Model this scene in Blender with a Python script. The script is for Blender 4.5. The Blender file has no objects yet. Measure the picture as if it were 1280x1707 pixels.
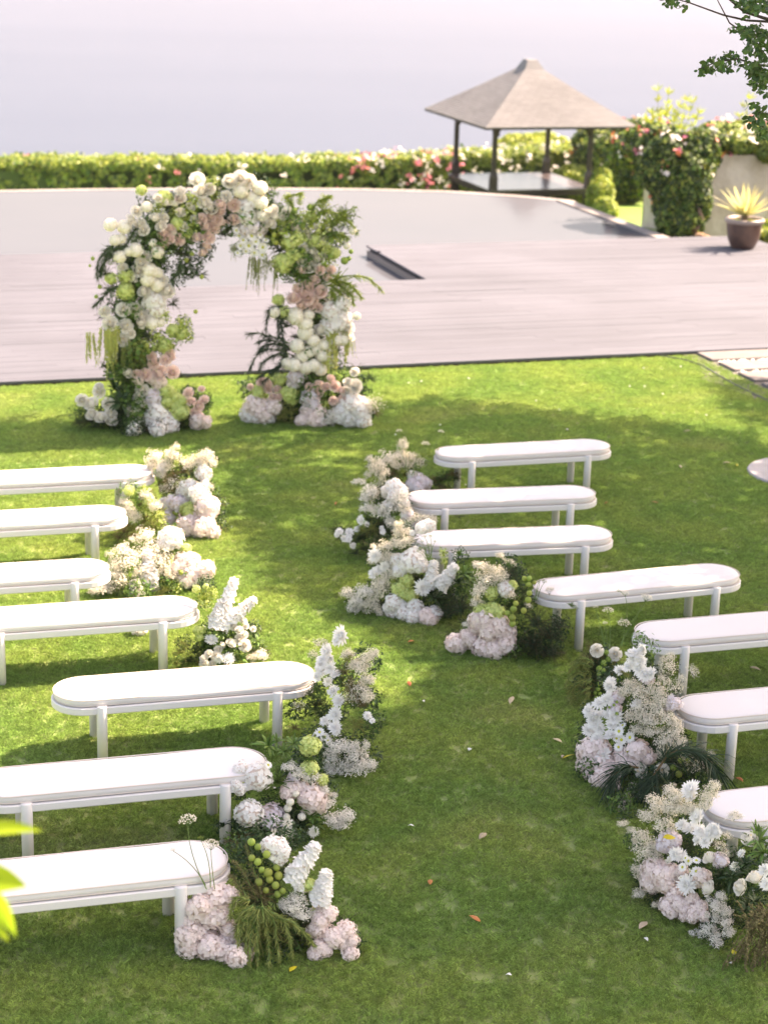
import bpy, math, random
import numpy as np
from mathutils import Vector, Matrix, Euler, noise
from math import sin, cos, tan, radians, pi, atan2, sqrt
random.seed(7); rng = np.random.default_rng(7)
S = bpy.context.scene

# ------------------------------------------------------------------ camera
YAW, PITCH, ROLL, FPX = radians(18), radians(17.35), radians(1.6), 3200.0
CAM = Vector((0, 0, 5.3))
F = Vector((sin(YAW)*cos(PITCH), cos(YAW)*cos(PITCH), -sin(PITCH)))
R0 = Vector((cos(YAW), -sin(YAW), 0)); U0 = R0.cross(F)
RT = R0*cos(ROLL) + U0*sin(ROLL); UP = -R0*sin(ROLL) + U0*cos(ROLL)
cd = bpy.data.cameras.new('camera'); cam = bpy.data.objects.new('camera', cd)
S.collection.objects.link(cam); S.camera = cam
M = Matrix.Identity(4)
for i in range(3):
    M[i][0] = RT[i]; M[i][1] = UP[i]; M[i][2] = -F[i]; M[i][3] = CAM[i]
cam.matrix_world = M
cd.sensor_fit = 'VERTICAL'; cd.sensor_height = 56; cd.sensor_width = 42
cd.lens = FPX/1707*56; cd.clip_end = 60000; cd.clip_start = .1
cd.dof.use_dof = True; cd.dof.focus_distance = 11.3; cd.dof.aperture_fstop = 3.7

# ------------------------------------------------------------------ light
SUN_EL, SUN_AZ = radians(49), radians(78)      # azimuth clockwise from +Y
SD = Vector((sin(SUN_AZ)*cos(SUN_EL), cos(SUN_AZ)*cos(SUN_EL), sin(SUN_EL)))
w = bpy.data.worlds.new('World'); S.world = w; w.use_nodes = True
nt = w.node_tree; nt.nodes.clear()
o_ = nt.nodes.new('ShaderNodeOutputWorld'); b_ = nt.nodes.new('ShaderNodeBackground'); s_ = nt.nodes.new('ShaderNodeTexSky')
s_.sky_type = 'NISHITA'; s_.sun_disc = False; s_.sun_elevation = SUN_EL; s_.sun_rotation = SUN_AZ
s_.air_density = 1.0; s_.dust_density = 3.0; s_.ozone_density = 1.0; s_.altitude = 40
nt.links.new(s_.outputs[0], b_.inputs[0]); nt.links.new(b_.outputs[0], o_.inputs[0]); b_.inputs[1].default_value = .15
sl = bpy.data.lights.new('sun', 'SUN'); sl.energy = 5.0; sl.angle = radians(.53); sl.color = (1, .955, .90)
so = bpy.data.objects.new('sun', sl); S.collection.objects.link(so)
so.rotation_euler = SD.to_track_quat('Z', 'Y').to_euler()
S.view_settings.view_transform = 'Standard'; S.view_settings.look = 'None'
S.view_settings.gamma = 1; S.view_settings.use_curve_mapping = False
S.view_settings.exposure = 1.92
S.view_settings.use_white_balance = True; S.view_settings.white_balance_temperature = 8700; S.view_settings.white_balance_tint = 20

# ------------------------------------------------------------------ layout helpers (measure a place on the ground plan)
def ray(px, py):
    return F + RT*((px-640)/FPX) - UP*((py-853.5)/FPX)
def at(px, py, z=0.0):
    d = ray(px, py); return CAM + d*((z-CAM.z)/d.z)
def aty(px, py, Y):
    d = ray(px, py); return CAM + d*(Y/d.y)
def scale_at(p):
    return FPX/(Vector(p)-CAM).dot(F)          # photo pixels per metre
def to_px(p):
    d = Vector(p)-CAM; z = d.dot(F); return 640+FPX*d.dot(RT)/z, 853.5-FPX*d.dot(UP)/z

# ------------------------------------------------------------------ materials
def newmat(name):
    m = bpy.data.materials.new(name); m.use_nodes = True
    n = m.node_tree.nodes; n.clear(); return m, n, m.node_tree.links
def simple(name, col, rough=.6, spec=.3, var=0.0, hue=None, transl=0.0, bump=0.0, bscale=60, island=True, nscale=None, col2=None, metallic=0):
    """diffuse-ish surface; var = random brightness per loose piece, nscale/col2 = soft mottling in world space"""
    m, n, l = newmat(name)
    out = n.new('ShaderNodeOutputMaterial'); p = n.new('ShaderNodeBsdfPrincipled')
    p.inputs['Roughness'].default_value = rough; p.inputs['Specular IOR Level'].default_value = spec
    p.inputs['Metallic'].default_value = metallic
    base = None
    rgb = n.new('ShaderNodeRGB'); rgb.outputs[0].default_value = (*col, 1); base = rgb.outputs[0]
    if nscale:
        t = n.new('ShaderNodeTexNoise'); t.inputs['Scale'].default_value = nscale; t.inputs['Detail'].default_value = 5
        g = n.new('ShaderNodeNewGeometry'); l.new(g.outputs['Position'], t.inputs['Vector'])
        r = n.new('ShaderNodeMapRange'); r.inputs[1].default_value = .38; r.inputs[2].default_value = .62
        l.new(t.outputs['Fac'], r.inputs[0])
        mx = n.new('ShaderNodeMix'); mx.data_type = 'RGBA'; l.new(r.outputs[0], mx.inputs[0])
        l.new(base, mx.inputs[6]); mx.inputs[7].default_value = (*(col2 or [c*.7 for c in col]), 1); base = mx.outputs[2]
    if var:
        g = n.new('ShaderNodeNewGeometry'); oi = n.new('ShaderNodeObjectInfo')
        ad = n.new('ShaderNodeMath'); ad.operation = 'ADD'
        l.new(g.outputs['Random Per Island'], ad.inputs[0]); l.new(oi.outputs['Random'], ad.inputs[1])
        fr = n.new('ShaderNodeMath'); fr.operation = 'FRACT'; l.new(ad.outputs[0], fr.inputs[0])
        src = fr.outputs[0]
        h = n.new('ShaderNodeHueSaturation')
        mr = n.new('ShaderNodeMapRange'); mr.inputs[3].default_value = 1-var; mr.inputs[4].default_value = 1+var
        l.new(src, mr.inputs[0]); l.new(mr.outputs[0], h.inputs['Value'])
        if hue:
            m2 = n.new('ShaderNodeMath'); m2.operation = 'MULTIPLY_ADD'; m2.inputs[1].default_value = 7.31; m2.inputs[2].default_value = .2
            l.new(src, m2.inputs[0]); f2 = n.new('ShaderNodeMath'); f2.operation = 'FRACT'; l.new(m2.outputs[0], f2.inputs[0])
            mh = n.new('ShaderNodeMapRange'); mh.inputs[3].default_value = .5-hue; mh.inputs[4].default_value = .5+hue
            l.new(f2.outputs[0], mh.inputs[0]); l.new(mh.outputs[0], h.inputs['Hue'])
        l.new(base, h.inputs['Color']); base = h.outputs[0]
    l.new(base, p.inputs['Base Color'])
    if bump:
        t = n.new('ShaderNodeTexNoise'); t.inputs['Scale'].default_value = bscale; t.inputs['Detail'].default_value = 4
        g = n.new('ShaderNodeNewGeometry'); l.new(g.outputs['Position'], t.inputs['Vector'])
        bp = n.new('ShaderNodeBump'); bp.inputs['Strength'].default_value = bump; bp.inputs['Distance'].default_value = .02
        l.new(t.outputs['Fac'], bp.inputs['Height']); l.new(bp.outputs[0], p.inputs['Normal'])
    if transl:
        tr = n.new('ShaderNodeBsdfTranslucent'); l.new(base, tr.inputs[0])
        ms = n.new('ShaderNodeMixShader'); ms.inputs[0].default_value = transl
        l.new(p.outputs[0], ms.inputs[1]); l.new(tr.outputs[0], ms.inputs[2]); l.new(ms.outputs[0], out.inputs[0])
    else:
        l.new(p.outputs[0], out.inputs[0])
    return m

MT = {}
MT['hy'] = simple('petal_blush', (.93, .81, .76), .6, .2, .05, None, .3)
MT['hw'] = simple('petal_white', (.92, .90, .86), .6, .2, .04, None, .3)
MT['lav'] = simple('petal_lilac_white', (.84, .77, .80), .6, .2, .05, None, .25)
MT['hg'] = simple('petal_lime', (.62, .70, .26), .6, .2, .12, .02, .25)
MT['rw'] = simple('petal_cream', (.92, .88, .80), .55, .25, .04, None, .25)
MT['rp'] = simple('petal_pink', (.93, .76, .69), .55, .25, .07, .01, .25)
MT['cr'] = simple('petal_ivory', (.91, .87, .75), .6, .2, .05, None, .2)
MT['gy'] = simple('petal_tiny_cream', (.95, .90, .80), .6, .2, .08, .01, .45)
MT['gyc'] = simple('petal_tiny_white', (.95, .92, .86), .6, .2, .06, .01, .45)
MT['rc'] = simple('rose_heart', (.90, .76, .50), .6, .2)
MT['stem'] = simple('stem_green', (.10, .17, .045), .6, .3, .3, .02, .1)
MT['st2'] = simple('flower_stem_pale', (.19, .28, .08), .6, .3, .2, .02, .1)
MT['stemb'] = simple('stem_brown', (.16, .10, .045), .7, .2, .3)
MT['dk'] = simple('leaf_dark', (.045, .088, .030), .5, .35, .4, .02, .2)
MT['md'] = simple('leaf_mid', (.11, .20, .045), .5, .3, .4, .02, .3)
MT['lm'] = simple('leaf_lime', (.26, .34, .055), .5, .3, .3, .02, .35)
MT['ol'] = simple('needle_olive', (.27, .31, .09), .6, .2, .4, .03, .25)
MT['cyp'] = simple('cypress_green', (.14, .23, .05), .5, .2, .3, .02, .25)
MT['br'] = simple('needle_brown', (.20, .17, .075), .7, .2, .4, .02, .2)
MT['pn'] = simple('needle_dark', (.034, .066, .032), .5, .3, .4, .02, .2)
MT['am'] = simple('amaranth_lime', (.52, .55, .16), .7, .2, .2, .02, .2)
MT['gb'] = simple('pod_lime', (.40, .48, .11), .5, .3, .2, .02, .35)
MT['gn'] = simple('button_green', (.17, .30, .04), .6, .2, .2, .02, .2)
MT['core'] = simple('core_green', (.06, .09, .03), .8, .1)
MT['corew'] = simple('core_blush', (.72, .60, .53), .8, .1)  # darker than the petals; shade between florets put into the colour
MT['corec'] = simple('core_ivory', (.85, .79, .66), .8, .1)
MT['coreg'] = simple('core_lime', (.45, .52, .16), .8, .1)
MT['yel'] = simple('disc_yellow', (.55, .55, .06), .7, .1)
MT['ylf'] = simple('leaf_yellow', (.70, .55, .04), .5, .3, .1, .01, .3)
MT['dry'] = simple('leaf_dry', (.50, .40, .26), .6, .2, .25, .02, .1)
MT['ora'] = simple('leaf_orange', (.45, .16, .06), .6, .2, .2, .02, .1)

# ------------------------------------------------------------------ mesh builder
class MB:
    def __init__(s): s.v = []; s.f = []; s.m = []; s.n = 0
    def add(s, V, Fc, mi=0):
        V = np.asarray(V, float)
        s.v.append(V)
        for f in Fc: s.f.append(tuple(i+s.n for i in f)); s.m.append(mi)
        s.n += len(V)
    def mesh(s, name, mats, smooth=False):
        me = bpy.data.meshes.new(name)
        V = np.concatenate(s.v) if s.v else np.zeros((0, 3))
        me.from_pydata(V.tolist(), [], s.f)
        for m in mats: me.materials.append(m)
        if len(mats) > 1: me.polygons.foreach_set('material_index', s.m)
        if smooth: me.polygons.foreach_set('use_smooth', [True]*len(me.polygons))
        me.update(); return me
def link(name, me, parent=None, loc=None, rot=None, sc=None, **tags):
    o = bpy.data.objects.new(name, me); S.collection.objects.link(o)
    if parent is not None: o.parent = parent
    if loc is not None: o.location = loc
    if rot is not None: o.rotation_euler = rot
    if sc is not None: o.scale = sc
    for k, v in tags.items(): o[k] = v
    return o
def box(mb, x0, x1, y0, y1, z0, z1, mi=0, R=None, T=None):
    V = np.array([[x, y, z] for z in (z0, z1) for y in (y0, y1) for x in (x0, x1)], float)
    if R is not None: V = V @ np.array(R).T
    if T is not None: V = V + np.array(T)
    mb.add(V, [(0, 2, 3, 1), (4, 5, 7, 6), (0, 1, 5, 4), (2, 6, 7, 3), (0, 4, 6, 2), (1, 3, 7, 5)], mi)
def bbox_bev(mb, x0, x1, y0, y1, z0, z1, b=.006, mi=0):
    """box with chamfered vertical edges and top"""
    def ring(ins, z):
        a, c, d, e = x0+ins, x1-ins, y0+ins, y1-ins
        return [(a+b, d, z), (c-b, d, z), (c, d+b, z), (c, e-b, z), (c-b, e, z), (a+b, e, z), (a, e-b, z), (a, d+b, z)]
    V = ring(0, z0)+ring(0, z1-b)+ring(b, z1)
    Fc = []
    for k in (0, 8):
        for i in range(8): Fc.append((k+i, k+(i+1) % 8, k+8+(i+1) % 8, k+8+i))
    Fc.append(tuple(range(16, 24))); Fc.append(tuple(range(7, -1, -1)))
    mb.add(V, Fc, mi)
def tube(mb, pts, rads, n=6, mi=0, cap=True):
    pts = [Vector(p) for p in pts]
    if not hasattr(rads, '__len__'): rads = [rads]*len(pts)
    V = []; ref = Vector((.3, .2, .93)).normalized()
    for i, p in enumerate(pts):
        d = (pts[min(i+1, len(pts)-1)]-pts[max(i-1, 0)])
        if d.length < 1e-9: d = Vector((0, 0, 1))
        d.normalize()
        a = d.cross(ref)
        if a.length < .05: a = d.cross(Vector((1, 0, 0)))
        a.normalize(); b = d.cross(a)
        for k in range(n):
            t = 2*pi*k/n; V.append(tuple(p+(a*cos(t)+b*sin(t))*rads[i]))
    Fc = [(i*n+k, i*n+(k+1) % n, (i+1)*n+(k+1) % n, (i+1)*n+k) for i in range(len(pts)-1) for k in range(n)]
    if cap: Fc += [tuple(range(n-1, -1, -1)), tuple((len(pts)-1)*n+k for k in range(n))]
    mb.add(V, Fc, mi)
def lathe(mb, prof, n=24, mi=0, c=(0, 0)):
    V = []; 
    for r, z in prof:
        for k in range(n): t = 2*pi*k/n; V.append((c[0]+r*cos(t), c[1]+r*sin(t), z))
    Fc = [(i*n+k, i*n+(k+1) % n, (i+1)*n+(k+1) % n, (i+1)*n+k) for i in range(len(prof)-1) for k in range(n)]
    mb.add(V, Fc, mi)
def fib(n, jit=0.0):
    i = np.arange(n)+.5; ph = np.arccos(1-2*i/n); th = pi*(1+5**.5)*i
    P = np.stack([np.cos(th)*np.sin(ph), np.sin(th)*np.sin(ph), np.cos(ph)], 1)
    P += rng.normal(size=P.shape)*jit; return P/np.linalg.norm(P, axis=1)[:, None]
def frame(d, spin=None):
    d = np.asarray(d, float); d = d/np.linalg.norm(d)
    a = np.cross(d, [0, 0, 1.] if abs(d[2]) < .9 else [1., 0, 0]); a /= np.linalg.norm(a); b = np.cross(d, a)
    t = rng.uniform(0, 2*pi) if spin is None else spin
    return a*cos(t)+b*sin(t), -a*sin(t)+b*cos(t), d
ICO_V = None
def ball(mb, c, r, sub=1, mi=0, sq=(1, 1, 1)):
    n, m = (6, 4) if sub == 0 else ((8, 6) if sub == 1 else (14, 9))
    V = [(0, 0, 1)]; 
    for i in range(1, m):
        for k in range(n):
            V.append((sin(pi*i/m)*cos(2*pi*k/n), sin(pi*i/m)*sin(2*pi*k/n), cos(pi*i/m)))
    V.append((0, 0, -1)); V = np.array(V)*r*np.array(sq)+np.array(c)
    Fc = [(0, 1+k, 1+(k+1) % n) for k in range(n)]
    for i in range(m-2):
        for k in range(n): Fc.append((1+i*n+k, 1+(i+1)*n+k, 1+(i+1)*n+(k+1) % n, 1+i*n+(k+1) % n))
    L = len(V)-1; b = 1+(m-2)*n
    Fc += [(L, b+(k+1) % n, b+k) for k in range(n)]
    mb.add(V, Fc, mi)
OCT = np.array([[1, 0, 0], [-1, 0, 0], [0, 1, 0], [0, -1, 0], [0, 0, 1], [0, 0, -1]], float)
OCTF = [(0, 2, 4), (2, 1, 4), (1, 3, 4), (3, 0, 4), (2, 0, 5), (1, 2, 5), (3, 1, 5), (0, 3, 5)]

# ------------------------------------------------------------------ flower library (unit radius 1)
def floret(mb, P, d, s, mi, n=4, cup=.25):
    a, b, c = frame(d)
    for k in range(n):
        t = 2*pi*k/n+rng.normal()*.1; u = a*cos(t)+b*sin(t); v = -a*sin(t)+b*cos(t)
        r = s*rng.uniform(.85, 1.15); h = cup*s*rng.uniform(.3, 1.6)
        mb.add([P, P+u*r*.55+v*r*.5+c*h*.5, P+u*r+c*h, P+u*r*.55-v*r*.5+c*h*.5], [(0, 1, 2, 3)], mi)
def hydrangea(mat, core, n=135, s=.20):
    mb = MB(); ball(mb, (0, 0, 0), .80, 1, 1)
    lump = [rng.normal(size=3) for _ in range(4)]
    for d in fib(n, .06):
        k = 1+.10*sum(math.sin(3*np.dot(q, d)) for q in lump)/2
        floret(mb, d*rng.uniform(.86, 1.02)*k, d+rng.normal(size=3)*.25, s*rng.uniform(.85, 1.25), 0, 4, .1)
    return mb.mesh('hydrangea', [mat, core])
def rose(mat, heart):
    mb = MB()
    rings = [(3, .13, .80, .0), (4, .24, .80, .0), (5, .38, .74, .05), (6, .52, .62, .2), (7, .68, .44, .4), (8, .82, .22, .62)]
    for q, (n, r, h, flare) in enumerate(rings):
        for k in range(n):
            t0 = 2*pi*k/n+q*.7+rng.normal()*.1; wd = 2*pi/n*.92; G = []
            for i in range(4):
                f = i/3
                for j in range(5):
                    t = t0+(j-2)/2*wd*.5*(1.1-.35*(1-f)); rr = (r*(1.25-.55*f) if q < 2 else r*(.45+.62*f**.7))+flare*.28*f*f*(1-.15*abs(j-2))
                    z = -.45+(h+.45)*f-flare*.25*f*f-.05*abs(j-2)*f
                    G.append((rr*cos(t), rr*sin(t), z+rng.normal()*.012))
            mb.add(G, [(i*5+j, i*5+j+1, (i+1)*5+j+1, (i+1)*5+j) for i in range(3) for j in range(4)], 1 if q == 0 else 0)
    ball(mb, (0, 0, -.15), .42, 0, 0, (1, 1, .8)); ball(mb, (0, 0, .38), .14, 0, 1, (1, 1, 1.4)); ball(mb, (0, 0, -.62), .22, 0, 2)
    return mb.mesh('rose', [mat, heart, MT['stem']], True)
def mum(mat):
    mb = MB()
    for n, r, el, curl in [(20, 1.0, .05, .10), (19, .92, .4, .2), (17, .78, .75, .3), (13, .6, 1.1, .4), (8, .42, 1.4, .3)]:
        for k in range(n):
            t = 2*pi*(k+rng.uniform(-.3, .3))/n; e = el+rng.normal()*.12; L = r*rng.uniform(.8, 1.1); wd = .10
            u = np.array([cos(t), sin(t), 0]); v = np.array([-sin(t), cos(t), 0]); z = np.array([0, 0, 1.])
            p = [u*.06+z*-.05]
            for q in (.35, .75, 1.0):
                a = e+curl*q*1.4; p.append(u*L*q*cos(a)+z*(L*q*sin(a)*.75-.08))
            ws = [.03, wd, wd*1.05, .03]; G = []
            for pt, w_ in zip(p, ws): G += [pt-v*w_, pt+v*w_]
            mb.add(G, [(0, 1, 3, 2), (2, 3, 5, 4), (4, 5, 7, 6)], 0)
    ball(mb, (0, 0, -.05), .3, 0, 0)
    return mb.mesh('chrysanthemum', [mat])
def ballmum(mat, core):
    mb = MB(); ball(mb, (0, 0, 0), .88, 2, 1)
    for d in fib(150, .03):
        a, b, c = frame(d); s = .15
        mb.add([d*.86-a*s, d*.92-b*s, d*1.0+a*s*.6+c*.02, d*.92+b*s], [(0, 1, 2, 3)], 0)
    return mb.mesh('ball_chrysanthemum', [mat, core], True)
def daisy(mat):
    mb = MB()
    for lay in (0, 1):
        for k in range(13):
            t = 2*pi*(k+.5*lay)/13; u = np.array([cos(t), sin(t), 0]); v = np.array([-sin(t), cos(t), 0]); h = rng.uniform(-.1, .15)+.08*lay
            L = 1-.15*lay
            mb.add([u*.15, u*.6*L+v*.15+[0, 0, h], u*L+[0, 0, h*.6], u*.6*L-v*.15+[0, 0, h]], [(0, 1, 2, 3)], 0)
    ball(mb, (0, 0, .04), .27, 0, 1, (1, 1, .6))
    return mb.mesh('daisy', [mat, MT['yel']])
def spike(mat, core):
    """flower column, unit length along z, unit = full length; radius about .2"""
    mb = MB(); tube(mb, [(0, 0, 0), (0, 0, .5), (0, 0, .97)], [.13, .12, .05], 7, 1)
    for i in range(95):
        z = (i+.5)/95; t = i*2.4; r = .2*(1-.55*max(0, z-.45)/.55)*rng.uniform(.75, 1.05)
        d = np.array([cos(t), sin(t), .35+z*.8]); P = np.array([cos(t)*r*.75, sin(t)*r*.75, z])
        floret(mb, P, d+rng.normal(size=3)*.25, .085, 0, 5, .4)
    return mb.mesh('flower_spike', [mat, core])
def gyp(mat, nb=250, stemm=None, dens=1.0, bs=.038):
    mb = MB(); root = np.array([0, .15, -1.0])
    mains = []
    for i in range(16):
        d = rng.normal(size=3); d[2] = abs(d[2])*.8-.2; d /= np.linalg.norm(d); e = d*rng.uniform(.55, .95); mains.append(e)
        tube(mb, [root, root*.45+e*.4, e], [.014, .011, .006], 3, 1, False)
    for i in range(nb):
        e = mains[i % 16]; c = e*rng.uniform(.5, 1.06)+rng.normal(size=3)*.20
        c *= min(1, 1.12/np.linalg.norm(c))
        if i % 3 == 0: tube(mb, [e*.6, c], [.007, .004], 3, 1, False)
        for q in range(rng.integers(1, 3)):
            s = bs*rng.uniform(.6, 1.25)
            a, b, d = frame(c+rng.normal(size=3)*.4+[0, -.2, .3]); V = OCT*s*[1, 1, .55]
            mb.add(c+rng.normal(size=3)*.035+V[:, :1]*a+V[:, 1:2]*b+V[:, 2:]*d, OCTF, 0)
    return mb.mesh('babys_breath', [mat, stemm or MT['stem']])
def strip(mb, pts, wid, side, mi=0, fold=.3):
    """leaf strip: points, half widths, side vector, slight fold"""
    G = []; side = np.array(side, float)
    for i, (p, w_) in enumerate(zip(pts, wid)):
        p = np.array(p, float); d = np.array(pts[min(i+1, len(pts)-1)], float)-np.array(pts[max(i-1, 0)], float)
        up = np.cross(side, d); nn = np.linalg.norm(up); up = up/nn if nn > 1e-9 else np.array([0, 0, 1.])
        G += [p-side*w_+up*w_*fold, p, p+side*w_+up*w_*fold]
    Fc = []
    for i in range(len(pts)-1):
        a = i*3; Fc += [(a, a+1, a+4, a+3), (a+1, a+2, a+5, a+4)]
    mb.add(G, Fc, mi)
def arc(d, L, droop, n=5, lift=.3, org=(0, 0, 0)):
    d = np.array(d, float); d /= np.linalg.norm(d); P = []
    for i in range(n):
        f = i/(n-1); P.append(np.array(org)+d*L*f+np.array([0, 0, 1])*(lift*L*f-droop*L*f*f))
    return P
def tuft(mat, n=17, wid=.072, droop=.55):
    mb = MB()
    for i in range(n):
        t = 2.4*i; el = rng.uniform(.1, 1.3); d = [cos(t)*cos(el), sin(t)*cos(el), sin(el)]
        L = rng.uniform(.75, 1.1); P = arc(d, L, droop*rng.uniform(.5, 1.2), 6, .2)
        strip(mb, P, [wid*k for k in (.5, .9, 1.1, 1, .7, .05)], (-sin(t), cos(t), 0), 0, .35)
    return mb.mesh('leaf_tuft', [mat], True)
def fronds(mat, stemm, n=34, seg=13, nl=.10, nw=.014, droop=.7, up=.35, fine=3):
    """mass of feathery fronds spraying from the middle"""
    mb = MB()
    for i in range(n):
        t = rng.uniform(0, 2*pi); el = rng.uniform(-.25, 1.35); d = np.array([cos(t)*cos(el), sin(t)*cos(el), sin(el)])
        L = rng.uniform(.65, 1.05); P = arc(d, L, droop*rng.uniform(.4, 1.1), seg, up)
        if fine: tube(mb, P[::3]+[P[-1]], .008, 3, 1, False)
        for j in range(1, seg):
            p = np.array(P[j]); tg = p-np.array(P[j-1]); tg /= max(1e-6, np.linalg.norm(tg))
            for q in range(fine*2):
                a, b, _ = frame(tg); u = a+tg*.9+rng.normal(size=3)*.15; u /= np.linalg.norm(u)
                l_ = nl*rng.uniform(.6, 1.2)*(1.15-.6*j/seg); o = p-tg*rng.uniform(0, L/seg)
                mb.add([o-b*nw, o+b*nw, o+u*l_], [(0, 1, 2)], 0)
    return mb.mesh('fronds', [mat, stemm])
def leafball(mat, n=170, ls=.17, wd=.5, shell=.55, mat2=None, frac2=0):
    mb = MB()
    for i in range(n):
        d = rng.normal(size=3); d /= np.linalg.norm(d); c = d*rng.uniform(shell, 1.0)
        a, b, u = frame(d+rng.normal(size=3)*.6); s = ls*rng.uniform(.6, 1.2)
        mi = 1 if (mat2 and rng.random() < frac2) else 0
        mb.add([c-a*s, c+b*s*wd*.8+u*s*.15, c+a*s, c-b*s*wd*.8+u*s*.15], [(0, 1, 2), (0, 2, 3)], mi)
    return mb.mesh('leaves', [mat]+([mat2] if mat2 else []))
def umbel(mat):
    mb = MB()
    for d in fib(44, .05):
        if d[2] < -.1: continue
        e = d*[1, 1, .62]; tube(mb, [(0, 0, -.75), e*.9], .012, 3, 1, False)
        for q in range(6):
            c = e+rng.normal(size=3)*.10; mb.add(c+OCT*rng.uniform(.05, .085), OCTF, 0)
    return mb.mesh('umbel', [mat, MT['stem']])
def pod():
    mb = MB(); ball(mb, (0, 0, 0), 1, 2, 0, (.88, .88, 1)); tube(mb, [(0, 0, .95), (0, 0, 1.5)], .06, 4, 1)
    for d in fib(60): tube(mb, [d*.9, d*1.12], [.02, .004], 3, 0, False)
    return mb.mesh('pod', [MT['gb'], MT['stem']], True)
def rope(mat, n=9, fuzz=720):
    """hanging bunch, unit length down -z"""
    mb = MB()
    for k in range(n):
        x, y = rng.normal()*.07, rng.normal()*.05; L = rng.uniform(.3, 1)
        for i in range(fuzz//n):
            z = -L*rng.random(); c = np.array([x*(1-z)+rng.normal()*.012, y*(1-z)+rng.normal()*.012, z-.12*((k*.37) % 1)+.05]); s = .014*(1.2+z*.6)
            mb.add(c+OCT*[s, s, s*1.6], OCTF, 0)
    return mb.mesh('hanging_amaranth', [mat])
LIB = {
 'hy': [hydrangea(MT['hy'], MT['corew']) for _ in range(3)], 'hw': [hydrangea(MT['hw'], MT['corew']) for _ in range(3)],
 'hl': [hydrangea(MT['lav'], MT['corew']) for _ in range(2)], 'hg': [hydrangea(MT['hg'], MT['coreg'], 125, .20) for _ in range(2)],
 'ro': [rose(MT['rw'], MT['rc']) for _ in range(3)], 'rp': [rose(MT['rp'], MT['rc']) for _ in range(3)],
 'mu': [mum(MT['hw']) for _ in range(3)], 'mc': [mum(MT['cr']) for _ in range(2)],
 'bm': [ballmum(MT['cr'], MT['corec']) for _ in range(2)], 'da': [daisy(MT['hw']) for _ in range(2)],
 'st': [spike(MT['hw'], MT['corew']) for _ in range(2)],
 'gy': [gyp(MT['gy'], 520, bs=.058) for _ in range(3)], 'gw': [gyp(MT['gyc'], 540, bs=.060) for _ in range(3)], 'gs': [gyp(MT['gy'], 230, MT['dk'], bs=.048) for _ in range(2)],
 'lf': [tuft(MT['md']) for _ in range(2)], 'ld': [tuft(MT['dk'], 18, .075, .7) for _ in range(2)],
 'fn': [fronds(MT['dk'], MT['stemb']) for _ in range(2)], 'fl': [fronds(MT['md'], MT['stem'], droop=.9) for _ in range(2)],
 'fo': [fronds(MT['ol'], MT['stemb'], droop=.9) for _ in range(2)], 'fb': [fronds(MT['br'], MT['stemb'], droop=.6) for _ in range(2)],
 'pn': [fronds(MT['pn'], MT['stemb'], 30, 10, .30, .007, .5, .2) for _ in range(2)],
 'fy': [fronds(MT['lm'], MT['stem'], 26, 14, .10, .014, .8, .5) for _ in range(2)],
 'cy': [fronds(MT['cyp'], MT['stem'], 16, 14, .09, .024, .15, .25, 5) for _ in range(2)],
 'lb': [leafball(MT['dk']) for _ in range(3)], 'lg': [leafball(MT['md']) for _ in range(2)],
 'vb': [leafball(MT['lm'], 150, .16, .8, .3, MT['hg'], .4) for _ in range(2)],
 'gb': [pod()], 'gn': [ballmum(MT['gn'], MT['coreg'])], 'um': [umbel(MT['gy'])], 'ul': [umbel(MT['lm'])],
 'am': [rope(MT['am']) for _ in range(2)], 'ao': [rope(MT['ol'], 9, 600) for _ in range(2)],
}
NAME = dict(hy='hydrangea_head', hw='hydrangea_head', hl='hydrangea_head', hg='hydrangea_head', ro='rose', rp='rose', mu='chrysanthemum', mc='chrysanthemum',
 bm='ball_chrysanthemum', da='daisy', st='flower_spike', gy='babys_breath_spray', gw='babys_breath_spray', gs='babys_breath_spray', lf='leaf_tuft', ld='leaf_tuft',
 fn='fern_spray', fl='fern_spray', fo='fern_spray', fb='fern_spray', pn='pine_spray', fy='fern_spray', cy='cypress_spray', lb='foliage_clump', lg='foliage_clump',
 vb='foliage_clump', gb='seed_pod', gn='button_flower', am='hanging_amaranth', ao='hanging_amaranth')
PLAB = dict(hy='blush hydrangea head', hw='white hydrangea head', hl='lilac white hydrangea head', hg='lime green hydrangea head', ro='cream white rose', rp='pink rose',
 mc='ivory chrysanthemum', mu='white chrysanthemum', gb='lime balloon pod', fo='olive feathery fern', fb='brown feathery fern', fn='dark feathery fern', fl='green feathery fern', fy='lime feathery fern', vb='lime green leaves',
 lb='dark green leaves', am='hanging lime amaranth', ao='hanging olive amaranth')
FACE = {'ro', 'rp', 'mu', 'mc', 'da', 'gn'}

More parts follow.
